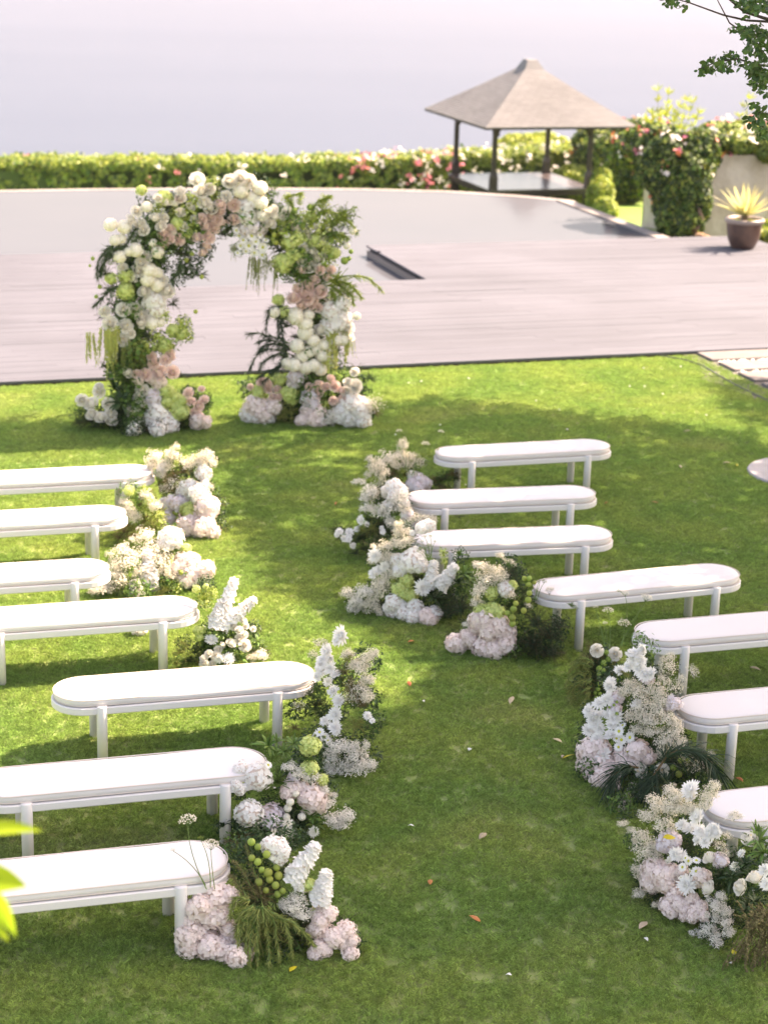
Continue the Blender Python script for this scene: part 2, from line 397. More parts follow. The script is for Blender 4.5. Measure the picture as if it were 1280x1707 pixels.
def rotto(d, spin=0.0):
    q = Vector(d).normalized().to_track_quat('Z', 'Y'); return (q @ Euler((0, 0, spin)).to_quaternion()).to_euler()
BENCH = []
class Arr:
    """a floral arrangement: elements stand on a steep mound face that rises from a ground line"""
    def __init__(s, name, label, category, group, baseL, baseR, tilt):
        A, B = at(*baseL), at(*baseR); s.o = (A+B)/2
        n = Vector((0, 0, 1)).cross(B-A); n.normalize()
        if n.dot(Vector((CAM.x, CAM.y, 0))-s.o) < 0: n = -n          # horizontal, towards the viewer side
        s.h = n; s.n = (n*sin(tilt)+Vector((0, 0, 1))*cos(tilt)).normalized()
        s.root = link(name, None, None, s.o, label=label, category=category)
        if group: s.root['group'] = group
        s.pts = []
    def hit(s, px, py, off=0.0):
        d = ray(px, py); t = ((s.o+s.n*off)-CAM).dot(s.n)/d.dot(s.n); p = CAM+d*t
        if p.z < .0: p = at(px, py, .0)
        return p
    def part(s, k, p, rot, sc):
        if k in ('lb', 'lg', 'fn', 'fo', 'fb', 'fl', 'vb') and s.near_bench(p, max(sc)): return None
        o = link(NAME[k], random.choice(LIB[k]), s.root, p-s.o, rot, sc)
        if k in PLAB: o['label'] = PLAB[k]
        if k in ('lb', 'lg', 'vb'): o['kind'] = 'stuff'
        return o
    def near_bench(s, p, r):
        for c, th, L in BENCH:
            dx, dy = p.x-c.x, p.y-c.y; u = dx*cos(th)+dy*sin(th); v = -dx*sin(th)+dy*cos(th)
            if abs(u) < L/2+r*.45 and abs(v) < .22+r*.45 and p.z+r*.8 > .36: return True
        return False
    def put(s, items, org=(0, 0), mag=1.0):
        for it in items:
            k = it[0]; X = lambda i: org[0]+it[i]/mag; Y = lambda i: org[1]+it[i]/mag
            px, py = X(1), Y(2)
            if k == 'st':
                qx, qy, wd = X(3), Y(4), it[5]/mag
                a = s.hit(px, py, .02); b = s.hit(qx, qy, .05); L = (b-a).length; r = wd/scale_at(a)
                s.part('st', a, rotto(b-a, rng.uniform(0, 6)), (r/.4, r/.4, L)); s.pts.append((px, py, wd)); continue
            if k in ('qa', 'ql'):
                qx, qy, wd = X(3), Y(4), it[5]/mag
                a = s.hit(px, py, .06); b = s.hit(qx, qy, .12); r = wd/scale_at(b)/2
                mb = MB(); mid = (a+b)/2+Vector((rng.normal()*.03, 0, .02)); e_ = b-Vector((0, 0, r*.5)); tube(mb, [a*(1-t)**2+mid*2*t*(1-t)+e_*t*t-s.o for t in np.linspace(0, 1, 7)], np.linspace(.003, .0015, 7), 5)
                link('stem', mb.mesh('stem', [MT['st2']]), s.root)
                o = link('umbel_flower', LIB['um' if k == 'qa' else 'ul'][0], s.root, b-s.o, rotto((b-a)+Vector((0, 0, .2)), 0), (r, r, r)); continue
            if k in ('am', 'ao'):
                L = it[3]/mag; p = s.hit(px, py, .06); m_ = L/scale_at(p)/.95
                s.part(k, p, (0, 0, rng.uniform(0, 6)), (m_*.8, m_*.8, m_)); continue
            g_ = {'gy': 1.2, 'gw': 1.2, 'gs': 1.1, 'mu': 1.08, 'ro': 1.08, 'da': 1.1}.get(k, 1.0)
            wd = it[3]/mag*g_; ht = (it[4] if len(it) > 4 else it[3])/mag*g_
            off = {'ro': .05, 'rp': .05, 'mu': .05, 'mc': .04, 'da': .06, 'gb': .05, 'gn': .05, 'bm': .04}.get(k, .0)
            if k in ('fn', 'fl', 'fo', 'fb', 'pn', 'lb', 'lg', 'cy', 'fy'): off = {'lb': -.15, 'lg': -.15, 'fn': -.06, 'fl': .04, 'fo': .04}.get(k, .0)
            if k in ('gy', 'gw', 'gs'): off = .02
            p = s.hit(px, py, off+rng.uniform(-.02, .02)); q = scale_at(p)
            rx, rz = wd/q/2, ht/q/2/.92
            if k in ('fn', 'fl', 'fo', 'fb', 'pn', 'lb', 'lg', 'cy', 'vb', 'fy'):
                rx *= 1.1; rz *= 1.1
            r = (rx+rz)/2
            if k in FACE:
                d = s.h*.75+Vector((0, 0, .6))+Vector(rng.normal(size=3)*.3)
                if k in ('ro', 'rp'): r *= .95
                s.part(k, p, rotto(d, rng.uniform(0, 6)), (r, r, r))
            elif k in ('hy', 'hw', 'hl', 'hg', 'bm', 'gb'):
                if k[0] == 'h': r *= 1.15
                if k == 'gb': r *= .88
                s.part(k, p+Vector((0, 0, max(0, r*.8-p.z))), (rng.uniform(-.5, .5), rng.uniform(-.5, .5), rng.uniform(0, 6)), (r, r, r*.92))
            elif k in ('lf', 'ld'):
                s.part(k, p, (rng.uniform(-.2, .5), rng.uniform(-.3, .3), rng.uniform(0, 6)), (r*1.15,)*3)
            else:
                p = p+Vector((0, 0, max(0, rz*.75-p.z)))
                s.part(k, p, (rng.uniform(-.15, .15), rng.uniform(-.15, .15), rng.uniform(0, 6)), (rx, (rx+rz)/2, rz))
            s.pts.append((px, py, (wd+ht)/2))
    def core(s, n=40, size=.11, kinds=('lb', 'lb', 'lg', 'fn'), off=-.15):
        """dark leafy stuffing behind the blooms"""
        P = s.pts
        for i in range(n):
            a, b = P[rng.integers(len(P))], P[rng.integers(len(P))]
            if abs(a[0]-b[0])+abs(a[1]-b[1]) > 90: b = a
            f = rng.random(); p = s.hit(a[0]*(1-f)+b[0]*f, a[1]*(1-f)+b[1]*f, off-rng.uniform(0, .1)); r = size*rng.uniform(.7, 1.2)
            p.z = max(p.z, r*.6); s.part(str(rng.choice(kinds)), p, (rng.uniform(-.5, .5), rng.uniform(-.5, .5), rng.uniform(0, 6)), (r, r, r))
# ================================================================== SETTING
LAWN_Y = 21.68; DECK = .06
# --- ground under everything
def grid_mesh(x0, x1, y0, y1, nx, ny, zf, name, mat):
    V = [(x0+(x1-x0)*i/nx, y0+(y1-y0)*j/ny, zf(x0+(x1-x0)*i/nx, y0+(y1-y0)*j/ny)) for j in range(ny+1) for i in range(nx+1)]
    Fc = [(j*(nx+1)+i, j*(nx+1)+i+1, (j+1)*(nx+1)+i+1, (j+1)*(nx+1)+i) for j in range(ny) for i in range(nx)]
    me = bpy.data.meshes.new(name); me.from_pydata(V, [], Fc); me.materials.append(mat)
    me.polygons.foreach_set('use_smooth', [True]*len(me.polygons)); return me
# lawn soil material: turf colour with straw patches
def turf(name, a, b, c, transl):
    m, n, l = newmat(name); out = n.new('ShaderNodeOutputMaterial'); p = n.new('ShaderNodeBsdfPrincipled')
    p.inputs['Roughness'].default_value = .65; p.inputs['Specular IOR Level'].default_value = .2
    g = n.new('ShaderNodeNewGeometry'); oi = n.new('ShaderNodeObjectInfo')
    def noi(sc, det, lo, hi):
        t = n.new('ShaderNodeTexNoise'); t.inputs['Scale'].default_value = sc; t.inputs['Detail'].default_value = det
        l.new(g.outputs['Position'], t.inputs['Vector'])
        r = n.new('ShaderNodeMapRange'); r.inputs[1].default_value = lo; r.inputs[2].default_value = hi; l.new(t.outputs['Fac'], r.inputs[0]); return r.outputs[0]
    def mix(f, A, B):
        x = n.new('ShaderNodeMix'); x.data_type = 'RGBA'; l.new(f, x.inputs[0])
        for s_, v in ((6, A), (7, B)):
            if isinstance(v, tuple): x.inputs[s_].default_value = (*v, 1)
            else: l.new(v, x.inputs[s_])
        return x.outputs[2]
    base = mix(noi(1.3, 5, .40, .62), a, b)
    base = mix(noi(.55, 6, .56, .76), base, c)
    fine = n.new('ShaderNodeTexNoise'); fine.inputs['Scale'].default_value = 26; fine.inputs['Detail'].default_value = 6
    l.new(g.outputs['Position'], fine.inputs['Vector'])
    h = n.new('ShaderNodeHueSaturation'); l.new(base, h.inputs['Color'])
    ad = n.new('ShaderNodeMath'); ad.operation = 'ADD'; l.new(g.outputs['Random Per Island'], ad.inputs[0]); l.new(oi.outputs['Random'], ad.inputs[1])
    fr = n.new('ShaderNodeMath'); fr.operation = 'FRACT'; l.new(ad.outputs[0], fr.inputs[0])
    mr = n.new('ShaderNodeMapRange'); mr.inputs[3].default_value = .5; mr.inputs[4].default_value = 1.5; l.new(fr.outputs[0], mr.inputs[0])
    m2 = n.new('ShaderNodeMapRange'); m2.inputs[1].default_value = .3; m2.inputs[2].default_value = .7; m2.inputs[3].default_value = .82; m2.inputs[4].default_value = 1.18; l.new(fine.outputs['Fac'], m2.inputs[0])
    mm = n.new('ShaderNodeMath'); mm.operation = 'MULTIPLY'; l.new(mr.outputs[0], mm.inputs[0]); l.new(m2.outputs[0], mm.inputs[1]); l.new(mm.outputs[0], h.inputs['Value'])
    l.new(h.outputs[0], p.inputs['Base Color'])
    tr = n.new('ShaderNodeBsdfTranslucent'); l.new(h.outputs[0], tr.inputs[0])
    ms = n.new('ShaderNodeMixShader'); ms.inputs[0].default_value = transl
    l.new(p.outputs[0], ms.inputs[1]); l.new(tr.outputs[0], ms.inputs[2]); l.new(ms.outputs[0], out.inputs[0])
    return m
m_turf = turf('turf_soil', (.13, .18, .06), (.17, .20, .07), (.25, .23, .10), 0)
m_blade = turf('grass_blade', (.20, .325, .08), (.275, .375, .095), (.38, .42, .15), .45)
lawn = link('lawn', grid_mesh(-8, 16.5, -4, LAWN_Y, 60, 60, lambda x, y: .012*noise.noise((x*.5, y*.5, 0)), 'lawn', m_turf), kind='structure')
# grass: one field of instanced tufts over the part of the lawn in view
mb = MB()
for i in range(26):
    a = rng.uniform(0, 2*pi); r = .032*sqrt(rng.random()); x, y = r*cos(a), r*sin(a); h = rng.uniform(.007, .018); t = rng.uniform(0, pi); wd = rng.uniform(.0013, .0026)
    lx, ly = rng.normal(size=2)*.013
    mb.add([(x-cos(t)*wd, y-sin(t)*wd, -.004), (x+cos(t)*wd, y+sin(t)*wd, -.004), (x+lx*.5+cos(t)*wd*.7, y+ly*.5+sin(t)*wd*.7, h*.6), (x+lx, y+ly, h)], [(0, 1, 2), (0, 2, 3)], 0)
tuft_src = link('grass_tuft', mb.mesh('grass_tuft', [m_blade]), None, (3.0, 12.0, 0), kind='stuff', label='single short tuft of lawn grass')
fieldpoly = [(0.0, 6.6), (5.6, 6.6), (7.8, 11.0), (10.4, 16.0), (11.12, 18.2), (11.14, 21.62), (1.9, 21.62)]
me = bpy.data.meshes.new('grass_field'); me.from_pydata([(x, y, 0) for x, y in fieldpoly], [], [tuple(range(len(fieldpoly)))]); me.materials.append(m_turf)
field = link('grass', me, None, (0, 0, .012), kind='stuff', label='short clipped lawn grass between the benches')
ng = bpy.data.node_groups.new('grass_scatter', 'GeometryNodeTree'); ng.interface.new_socket('Geometry', in_out='INPUT', socket_type='NodeSocketGeometry'); ng.interface.new_socket('Geometry', in_out='OUTPUT', socket_type='NodeSocketGeometry')
N = ng.nodes; gi, go = N.new('NodeGroupInput'), N.new('NodeGroupOutput')
dp = N.new('GeometryNodeDistributePointsOnFaces'); dp.inputs['Density'].default_value = 1250
oi = N.new('GeometryNodeObjectInfo'); oi.inputs[0].default_value = tuft_src; oi.inputs['As Instance'].default_value = True
ip = N.new('GeometryNodeInstanceOnPoints'); rv = N.new('FunctionNodeRandomValue'); rv.data_type = 'FLOAT_VECTOR'
rv.inputs[0].default_value = (-.12, -.12, 0); rv.inputs[1].default_value = (.12, .12, 6.28)
rs = N.new('FunctionNodeRandomValue'); rs.data_type = 'FLOAT'; rs.inputs[2].default_value = .7; rs.inputs[3].default_value = 1.25
L = ng.links; L.new(gi.outputs[0], dp.inputs[0]); L.new(dp.outputs[0], ip.inputs['Points']); L.new(oi.outputs['Geometry'], ip.inputs['Instance'])
L.new(rv.outputs[0], ip.inputs['Rotation']); L.new(rs.outputs[1], ip.inputs['Scale']); L.new(ip.outputs[0], go.inputs[0])
md = field.modifiers.new('scatter', 'NODES'); md.node_group = ng

# --- lower garden terrace, slope to the sea, sea
def tz(x, y): return -.45-min(max((y-31)*.1, 0), 1.75)+.04*noise.noise((x*.7, y*.7, 3)) if y < 53 else -2.2-(y-53)*.62
m_tgrass = turf('terrace_grass', (.06, .12, .022), (.10, .16, .03), (.14, .13, .05), 0)
link('terrace_ground', grid_mesh(-30, 70, 30.9, 125, 80, 90, tz, 'terrace', m_tgrass), kind='structure')
m, n, l = newmat('sea_water'); out = n.new('ShaderNodeOutputMaterial'); p = n.new('ShaderNodeBsdfPrincipled')
p.inputs['Base Color'].default_value = (.17, .25, .33, 1); p.inputs['Roughness'].default_value = .35; p.inputs['IOR'].default_value = 1.33; p.inputs['Specular IOR Level'].default_value = .22
t = n.new('ShaderNodeTexNoise'); t.inputs['Scale'].default_value = .25; t.inputs['Detail'].default_value = 8; g = n.new('ShaderNodeNewGeometry')
mp = n.new('ShaderNodeMapping'); mp.inputs['Scale'].default_value = (.35, 1, 1); mp.inputs['Rotation'].default_value = (0, 0, .3)
l.new(g.outputs['Position'], mp.inputs[0]); l.new(mp.outputs[0], t.inputs['Vector'])
t2 = n.new('ShaderNodeTexNoise'); t2.inputs['Scale'].default_value = .012; t2.inputs['Detail'].default_value = 5; l.new(mp.outputs[0], t2.inputs['Vector'])
mr = n.new('ShaderNodeMapRange'); mr.inputs[1].default_value = .35; mr.inputs[2].default_value = .65; l.new(t2.outputs['Fac'], mr.inputs[0])
mx = n.new('ShaderNodeMix'); mx.data_type = 'RGBA'; l.new(mr.outputs[0], mx.inputs[0]); mx.inputs[6].default_value = (.060, .080, .112, 1); mx.inputs[7].default_value = (.066, .086, .118, 1)
l.new(mx.outputs[2], p.inputs['Base Color'])
bp = n.new('ShaderNodeBump'); bp.inputs['Strength'].default_value = .5; bp.inputs['Distance'].default_value = .5; l.new(t.outputs['Fac'], bp.inputs['Height'])
def water(n, l, out, col, bump, rough, lo, hi, f0, f1):
    d = n.new('ShaderNodeBsdfDiffuse'); l.new(col, d.inputs[0]); gl = n.new('ShaderNodeBsdfAnisotropic'); gl.inputs['Roughness'].default_value = rough; l.new(bump, gl.inputs['Normal']); l.new(bump, d.inputs['Normal'])
    lw = n.new('ShaderNodeLayerWeight'); lw.inputs[0].default_value = .5; r = n.new('ShaderNodeMapRange'); r.inputs[1].default_value = lo; r.inputs[2].default_value = hi; r.inputs[3].default_value = f0; r.inputs[4].default_value = f1
    l.new(lw.outputs['Facing'], r.inputs[0]); ms = n.new('ShaderNodeMixShader'); l.new(r.outputs[0], ms.inputs[0]); l.new(d.outputs[0], ms.inputs[1]); l.new(gl.outputs[0], ms.inputs[2]); l.new(ms.outputs[0], out.inputs[0])
water(n, l, out, mx.outputs[2], bp.outputs[0], .3, .85, .97, .04, .08)
me = bpy.data.meshes.new('sea'); me.from_pydata([(-20000, 90, -46), (20000, 90, -46), (20000, 40000, -46), (-20000, 40000, -46)], [], [(0, 1, 2, 3)]); me.materials.append(m)
link('sea', me, kind='structure')

# --- timber deck
def wood(name, a, b, sc=(1.2, 40, 40), rough=.75, spec=.25, rot=0, var=.25):
    m, n, l = newmat(name); out = n.new('ShaderNodeOutputMaterial'); p = n.new('ShaderNodeBsdfPrincipled')
    p.inputs['Roughness'].default_value = rough; p.inputs['Specular IOR Level'].default_value = spec
    g = n.new('ShaderNodeNewGeometry'); mp = n.new('ShaderNodeMapping'); mp.inputs['Scale'].default_value = sc; l.new(g.outputs['Position'], mp.inputs[0])
    t = n.new('ShaderNodeTexNoise'); t.inputs['Scale'].default_value = 1; t.inputs['Detail'].default_value = 6; l.new(mp.outputs[0], t.inputs['Vector'])
    mx = n.new('ShaderNodeMix'); mx.data_type = 'RGBA'; l.new(t.outputs['Fac'], mx.inputs[0]); mx.inputs[6].default_value = (*a, 1); mx.inputs[7].default_value = (*b, 1)
    t2 = n.new('ShaderNodeTexNoise'); t2.inputs['Scale'].default_value = .5; t2.inputs['Detail'].default_value = 4; l.new(g.outputs['Position'], t2.inputs['Vector'])
    h = n.new('ShaderNodeHueSaturation'); l.new(mx.outputs[2], h.inputs['Color'])
    oi = n.new('ShaderNodeObjectInfo'); ad = n.new('ShaderNodeMath'); ad.operation = 'ADD'; l.new(g.outputs['Random Per Island'], ad.inputs[0]); l.new(oi.outputs['Random'], ad.inputs[1])
    fr = n.new('ShaderNodeMath'); fr.operation = 'FRACT'; l.new(ad.outputs[0], fr.inputs[0])
    mr = n.new('ShaderNodeMapRange'); mr.inputs[3].default_value = 1-var; mr.inputs[4].default_value = 1+var; l.new(fr.outputs[0], mr.inputs[0])
    m3 = n.new('ShaderNodeMapRange'); m3.inputs[1].default_value = .3; m3.inputs[2].default_value = .7; m3.inputs[3].default_value = .88; m3.inputs[4].default_value = 1.12; l.new(t2.outputs['Fac'], m3.inputs[0])
    mm = n.new('ShaderNodeMath'); mm.operation = 'MULTIPLY'; l.new(mr.outputs[0], mm.inputs[0]); l.new(m3.outputs[0], mm.inputs[1]); l.new(mm.outputs[0], h.inputs['Value'])
    l.new(h.outputs[0], p.inputs['Base Color'])
    bp = n.new('ShaderNodeBump'); bp.inputs['Strength'].default_value = .3; bp.inputs['Distance'].default_value = .003; l.new(t.outputs['Fac'], bp.inputs['Height']); l.new(bp.outputs[0], p.inputs['Normal'])
    l.new(p.outputs[0], out.inputs[0]); return m
m_deck = wood('deck_timber', (.078, .081, .097), (.100, .102, .122), var=.06)
m_edge = wood('deck_edge_timber', (.045, .03, .025), (.08, .055, .045), var=.1)
m_dark = simple('deck_underside', (.07, .062, .06), .9, .1)
NX0, NX1, NY0, NY1 = 5.35, 9.33, 27.0, 29.75          # sunken bay
deck = link('deck', None, kind='structure')
mb = MB(); box(mb, -4, 16.25, LAWN_Y+.05, NY0-.05, -1.3, DECK-.035); box(mb, NX1+.05, 16.25, NY0, 30.0, -1.3, DECK-.035); box(mb, -4, NX0-.05, NY0, 30.1, -.3, DECK-.035);
link('frame', mb.mesh('deck_frame', [m_dark]), deck)
mb = MB(); box(mb, -4, 16.28, LAWN_Y, LAWN_Y+.04, -.12, DECK-.03)
link('fascia', mb.mesh('deck_fascia', [m_edge]), deck)
mb = MB(); bw = .14; row = 0; y = LAWN_Y-.02
def boards(x0, x1, y, z, row):
    x = x0-((row*1.37) % 2.6)
    while x < x1:
        a, b = max(x, x0), min(x+2.6, x1)-.002
        if b-a > .05:
            dz = rng.normal()*.0008; V = [(a, y, z-.03), (b, y, z-.03), (b, y+bw-.003, z-.03), (a, y+bw-.003, z-.03), (a, y+.001, z+dz), (b, y+.001, z+dz), (b, y+bw-.004, z+dz), (a, y+bw-.004, z+dz)]
            mb.add(V, [(4, 5, 6, 7), (0, 1, 5, 4), (1, 2, 6, 5), (2, 3, 7, 6), (3, 0, 4, 7)], 0)
        x += 2.6
while y < 29.98:
    if NY0-.07 < y: boards(-3, NX0, y, DECK, row); boards(NX1, 16.25, y, DECK, row)
    else: boards(-3, 16.25, y, DECK, row)
    y += bw; row += 1
link('boards', mb.mesh('deck_boards', [m_deck]), deck, kind='stuff')
mb = MB()
for k in range(3): box(mb, NX1-.012, NX1+.028, NY0, 29.98, -.32+k*.105, -.225+k*.105)
link('bay_wall', mb.mesh('bay_wall', [wood('bay_timber', (.16, .13, .12), (.22, .19, .17), (40, 1.2, 40))]), deck)

# --- pool
m, n, l = newmat('pool_water'); out = n.new('ShaderNodeOutputMaterial'); p = n.new('ShaderNodeBsdfPrincipled')
p.inputs['Roughness'].default_value = .07; p.inputs['IOR'].default_value = 1.33; p.inputs['Specular IOR Level'].default_value = .3
t = n.new('ShaderNodeTexNoise'); t.inputs['Scale'].default_value = 3.5; t.inputs['Detail'].default_value = 5; g = n.new('ShaderNodeNewGeometry'); l.new(g.outputs['Position'], t.inputs['Vector'])
t2 = n.new('ShaderNodeTexNoise'); t2.inputs['Scale'].default_value = .35; l.new(g.outputs['Position'], t2.inputs['Vector'])
mx = n.new('ShaderNodeMix'); mx.data_type = 'RGBA'; l.new(t2.outputs['Fac'], mx.inputs[0]); mx.inputs[6].default_value = (.075, .081, .094, 1); mx.inputs[7].default_value = (.089, .091, .104, 1); l.new(mx.outputs[2], p.inputs['Base Color'])
bp = n.new('ShaderNodeBump'); bp.inputs['Strength'].default_value = .12; bp.inputs['Distance'].default_value = .03; l.new(t.outputs['Fac'], bp.inputs['Height']); water(n, l, out, mx.outputs[2], bp.outputs[0], .06, .7, .95, .08, .22)
WZ = DECK-.17
edge = [(-6, 35.0), (0, 36.9)]+[tuple(at(x, y, WZ)[:2]) for x, y in ((0, 320), (150, 317.5), (400, 315.5), (600, 317), (740, 320.5), (860, 328), (945, 336))]
edge.append((15.02, edge[-1][1]-.2))
poly = edge+[(15.02, 30.05), (NX1+.02, 30.05), (NX1+.02, 26.97), (NX0-.02, 26.97), (NX0-.02, 30.05), (-6, 30.05)]
pool = link('pool', None, kind='structure')
me = bpy.data.meshes.new('water'); me.from_pydata([(x, y, WZ) for x, y in poly], [], [tuple(range(len(poly)-1, -1, -1))]); me.materials.append(m); link('water', me, pool)
m_cop = simple('coping_stone', (.26, .235, .225), .7, .3, .08, None, 0, .2, 30, nscale=3, col2=(.22, .19, .17))
def band(path, wd, z0, z1, mb):
    """stone band along a path, offset to the outside"""
    P = [Vector((x, y, 0)) for x, y in path]; O = []
    for i, q in enumerate(P):
        d = (P[min(i+1, len(P)-1)]-P[max(i-1, 0)]).normalized(); O.append(q+Vector((-d.y, d.x, 0))*wd)
    for i in range(len(P)-1):
        g = .004; a, b, c, d = P[i].lerp(P[i+1], g), P[i].lerp(P[i+1], 1-g), O[i].lerp(O[i+1], 1-g), O[i].lerp(O[i+1], g)
        V = [(*v[:2], z) for z in (z0, z1) for v in (a, b, c, d)]
        mb.add(V, [(4, 5, 6, 7), (0, 1, 5, 4), (1, 2, 6, 5), (2, 3, 7, 6), (3, 0, 4, 7)], 0)
mb = MB(); fine = []
for i in range(len(edge)-1):
    for k in range(4): f = k/4; fine.append((edge[i][0]*(1-f)+edge[i+1][0]*f, edge[i][1]*(1-f)+edge[i+1][1]*f))
fine.append(edge[-1]); band(fine, .22, -.9, WZ+.006, mb); link('infinity_edge', mb.mesh('edge', [m_cop]), pool)
mb = MB()
side = [(14.97, edge[-1][1]+.3-(edge[-1][1]+.3-30.02)/11*k) for k in range(12)]
for i in range(11):
    x0 = 14.98; box(mb, x0, x0+.26, side[i+1][1]+.004, side[i][1]-.004, -.9, WZ+.025+rng.normal()*.001)
link('coping', mb.mesh('coping', [m_cop]), pool)

# --- stepping-stone path right of the lawn
m_bed = simple('pebble_bed', (.16, .15, .13), .9, .1, 0, None, 0, .6, 90)
m_slab = simple('slab_stone', (.20, .175, .165), .8, .2, .12, .01, 0, .25, 40, nscale=5, col2=(.165, .145, .138))
m_peb = simple('pebble_white', (.78, .74, .69), .6, .3, .12)
path = link('garden_path', None, kind='structure')
me = bpy.data.meshes.new('gravel_bed'); me.from_pydata([(10.98, 21.66, .016), (10.98, 21.2, .016), (10.62, 20.4, .016), (10.8, 19.2, .016), (11.2, 17.5, .016), (16, 17.5, .016), (16, 21.66, .016)], [], [(0, 1, 2, 3, 4, 5, 6)]); me.materials.append(m_bed); link('gravel_bed', me, path)
ys = [21.42, 20.86, 20.30, 19.74, 19.18, 18.62]
for i, y in enumerate(ys):
    mb = MB(); bbox_bev(mb, 0, 4.2, -.215, .215, 0, .05, .008); x0 = 11.16+[0, .02, .0, .02, -.02, .05][i]
    link('slab', mb.mesh('slab', [m_slab]), path, (x0, y, 0), (0, 0, rng.normal()*.004))
mb = MB()
for i, y in enumerate(ys+[18.06]):
    for k in range(150):
        s = rng.uniform(.016, .034); c = np.array([rng.uniform(11.2, 13.4), y+.28+rng.normal()*.022, .026]); mb.add(c+OCT@np.array(Euler(rng.uniform(0, 3, 3)).to_matrix())*[s, s, s*.7], OCTF, 0)
    if i > 1: break
link('pebbles', mb.mesh('pebbles', [m_peb], True), path, kind='stuff')
mb = MB(); prof = [(.93, 0), (.93, .03), (.91, .045), (0.001, .045)]
lathe(mb, [(r*.62*(1), z) for r, z in prof], 40); me = mb.mesh('stone', [simple('stepping_stone_face', (.42, .39, .385), .8, .2, 0, None, 0, .3, 60, nscale=8, col2=(.36, .335, .33))])
c = at(1250, 797); link('stepping_stone', me, None, (c.x+.60, c.y-.02, -.008), (0, 0, 0), (1, 1, 1), label='round pale stepping stone set in the lawn at the edge', category='stepping stone')
# metal lawn edging
mb = MB(); pts = [at(*q) for q in ((1100, 596), (1140, 602), (1172, 613), (1196, 628), (1222, 643), (1250, 657), (1285, 674), (1330, 700))]
P = [Vector((p.x, p.y, .022)) for p in pts]; tube(mb, P, .010, 6)
link('lawn_edging', mb.mesh('lawn_edging', [simple('edging_grey', (.07, .08, .075), .6, .4)]), None, None, label='thin dark curved edging strip between lawn and garden path', category='lawn edging')

# --- limestone garden wall (L-shaped: faces the deck, then runs back)
m_wall = simple('limestone_render', (.60, .52, .44), .9, .15, 0, None, 0, 1.0, 9, nscale=2.2, col2=(.46, .38, .30))
wall = link('garden_wall', None, None, (16.1, 31.9, -.5), label='rough cream limestone garden wall beside the deck', category='wall')
def rough(mb, x0, x1, y0, y1, z0, z1, nx, ny, nz, amp=.03):
    import itertools
    def face(o, u, v, nu, nv, nrm):
        V = [];
        for j in range(nv+1):
            for i in range(nu+1):
                q = Vector(o)+Vector(u)*(i/nu)+Vector(v)*(j/nv); q += Vector(nrm)*amp*noise.noise(q*2.3)
                q.z += .05*noise.noise((q.x*1.1, q.y*1.1, 5))*(1 if q.z > z1-.2 else 0)
                V.append(tuple(q))
        mb.add(V, [(j*(nu+1)+i, j*(nu+1)+i+1, (j+1)*(nu+1)+i+1, (j+1)*(nu+1)+i) for j in range(nv) for i in range(nu)], 0)
    face((x0, y0, z0), (x1-x0, 0, 0), (0, 0, z1-z0), nx, nz, (0, -1, 0)); face((x0, y0, z0), (0, y1-y0, 0), (0, 0, z1-z0), ny, nz, (-1, 0, 0))
    face((x0, y0, z1), (x1-x0, 0, 0), (0, y1-y0, 0), nx, ny, (0, 0, .3)); face((x1, y0, z0), (0, y1-y0, 0), (0, 0, z1-z0), ny, nz, (1, 0, 0)); face((x0, y1, z0), (x1-x0, 0, 0), (0, 0, z1-z0), nx, nz, (0, 1, 0))
mb = MB(); rough(mb, 0, 5.5, 0, .4, 0, 1.72, 44, 4, 16); link('wall_front', mb.mesh('wall_front', [m_wall], True), wall)
mb = MB(); rough(mb, 2.45, 2.85, .42, 7.2, -.9, .95, 4, 40, 16); link('wall_return', mb.mesh('wall_return', [m_wall], True), wall)

# --- leafy masses
def leaves_cloud(pts, nrm, size, mats, fr, wd=.5, name='foliage'):
    n = len(pts); a = rng.normal(size=(n, 3)); nr = nrm+rng.normal(size=(n, 3))*.55; nr /= np.linalg.norm(nr, axis=1)[:, None]
    a -= (a*nr).sum(1)[:, None]*nr; a /= np.linalg.norm(a, axis=1)[:, None]; b = np.cross(nr, a); s = (size*rng.uniform(.6, 1.3, n))[:, None]
    V = np.stack([pts-a*s, pts+b*s*wd+nr*s*.12, pts+a*s, pts-b*s*wd+nr*s*.12], 1).reshape(-1, 3)
    me = bpy.data.meshes.new(name); me.vertices.add(4*n); me.vertices.foreach_set('co', V.ravel()); me.loops.add(4*n); me.loops.foreach_set('vertex_index', np.arange(4*n, dtype=np.int32))
    me.polygons.add(n); me.polygons.foreach_set('loop_start', np.arange(0, 4*n, 4, dtype=np.int32)); me.polygons.foreach_set('loop_total', np.full(n, 4, dtype=np.int32))
    for m in mats: me.materials.append(m)
    mi = np.searchsorted(np.cumsum(fr), rng.random(n)*sum(fr)).clip(0, len(mats)-1).astype(np.int32); me.polygons.foreach_set('material_index', mi)
    me.update(calc_edges=True); me.validate(); return me
def blobs(bl, n, thick=.25, cut=None):
    """points near the surface of a union of ellipsoids, with outward normals"""
    vol = np.array([b[3]*b[4]+b[4]*b[5]+b[3]*b[5] for b in bl]); idx = rng.choice(len(bl), n, p=vol/vol.sum()); B = np.array(bl)[idx]
    d = rng.normal(size=(n, 3)); d /= np.linalg.norm(d, axis=1)[:, None]
    k = 1-thick*rng.random(n)**1.5; lump = np.array([1+.16*noise.noise(Vector(q)*2.1+Vector(b[:3])) for q, b in zip(d, B)])
    P = B[:, :3]+d*B[:, 3:6]*(k*lump)[:, None]
    keep = np.ones(n, bool)
    for b in bl:
        q = (P-np.array(b[:3]))/np.array(b[3:6]); keep &= (q**2).sum(1) > .5
    if cut is not None: keep &= P[:, 2] > cut
    return P[keep], d[keep]
m_hl = simple('hedge_leaf_light', (.30, .36, .07), .5, .3, .3, .02, .35)
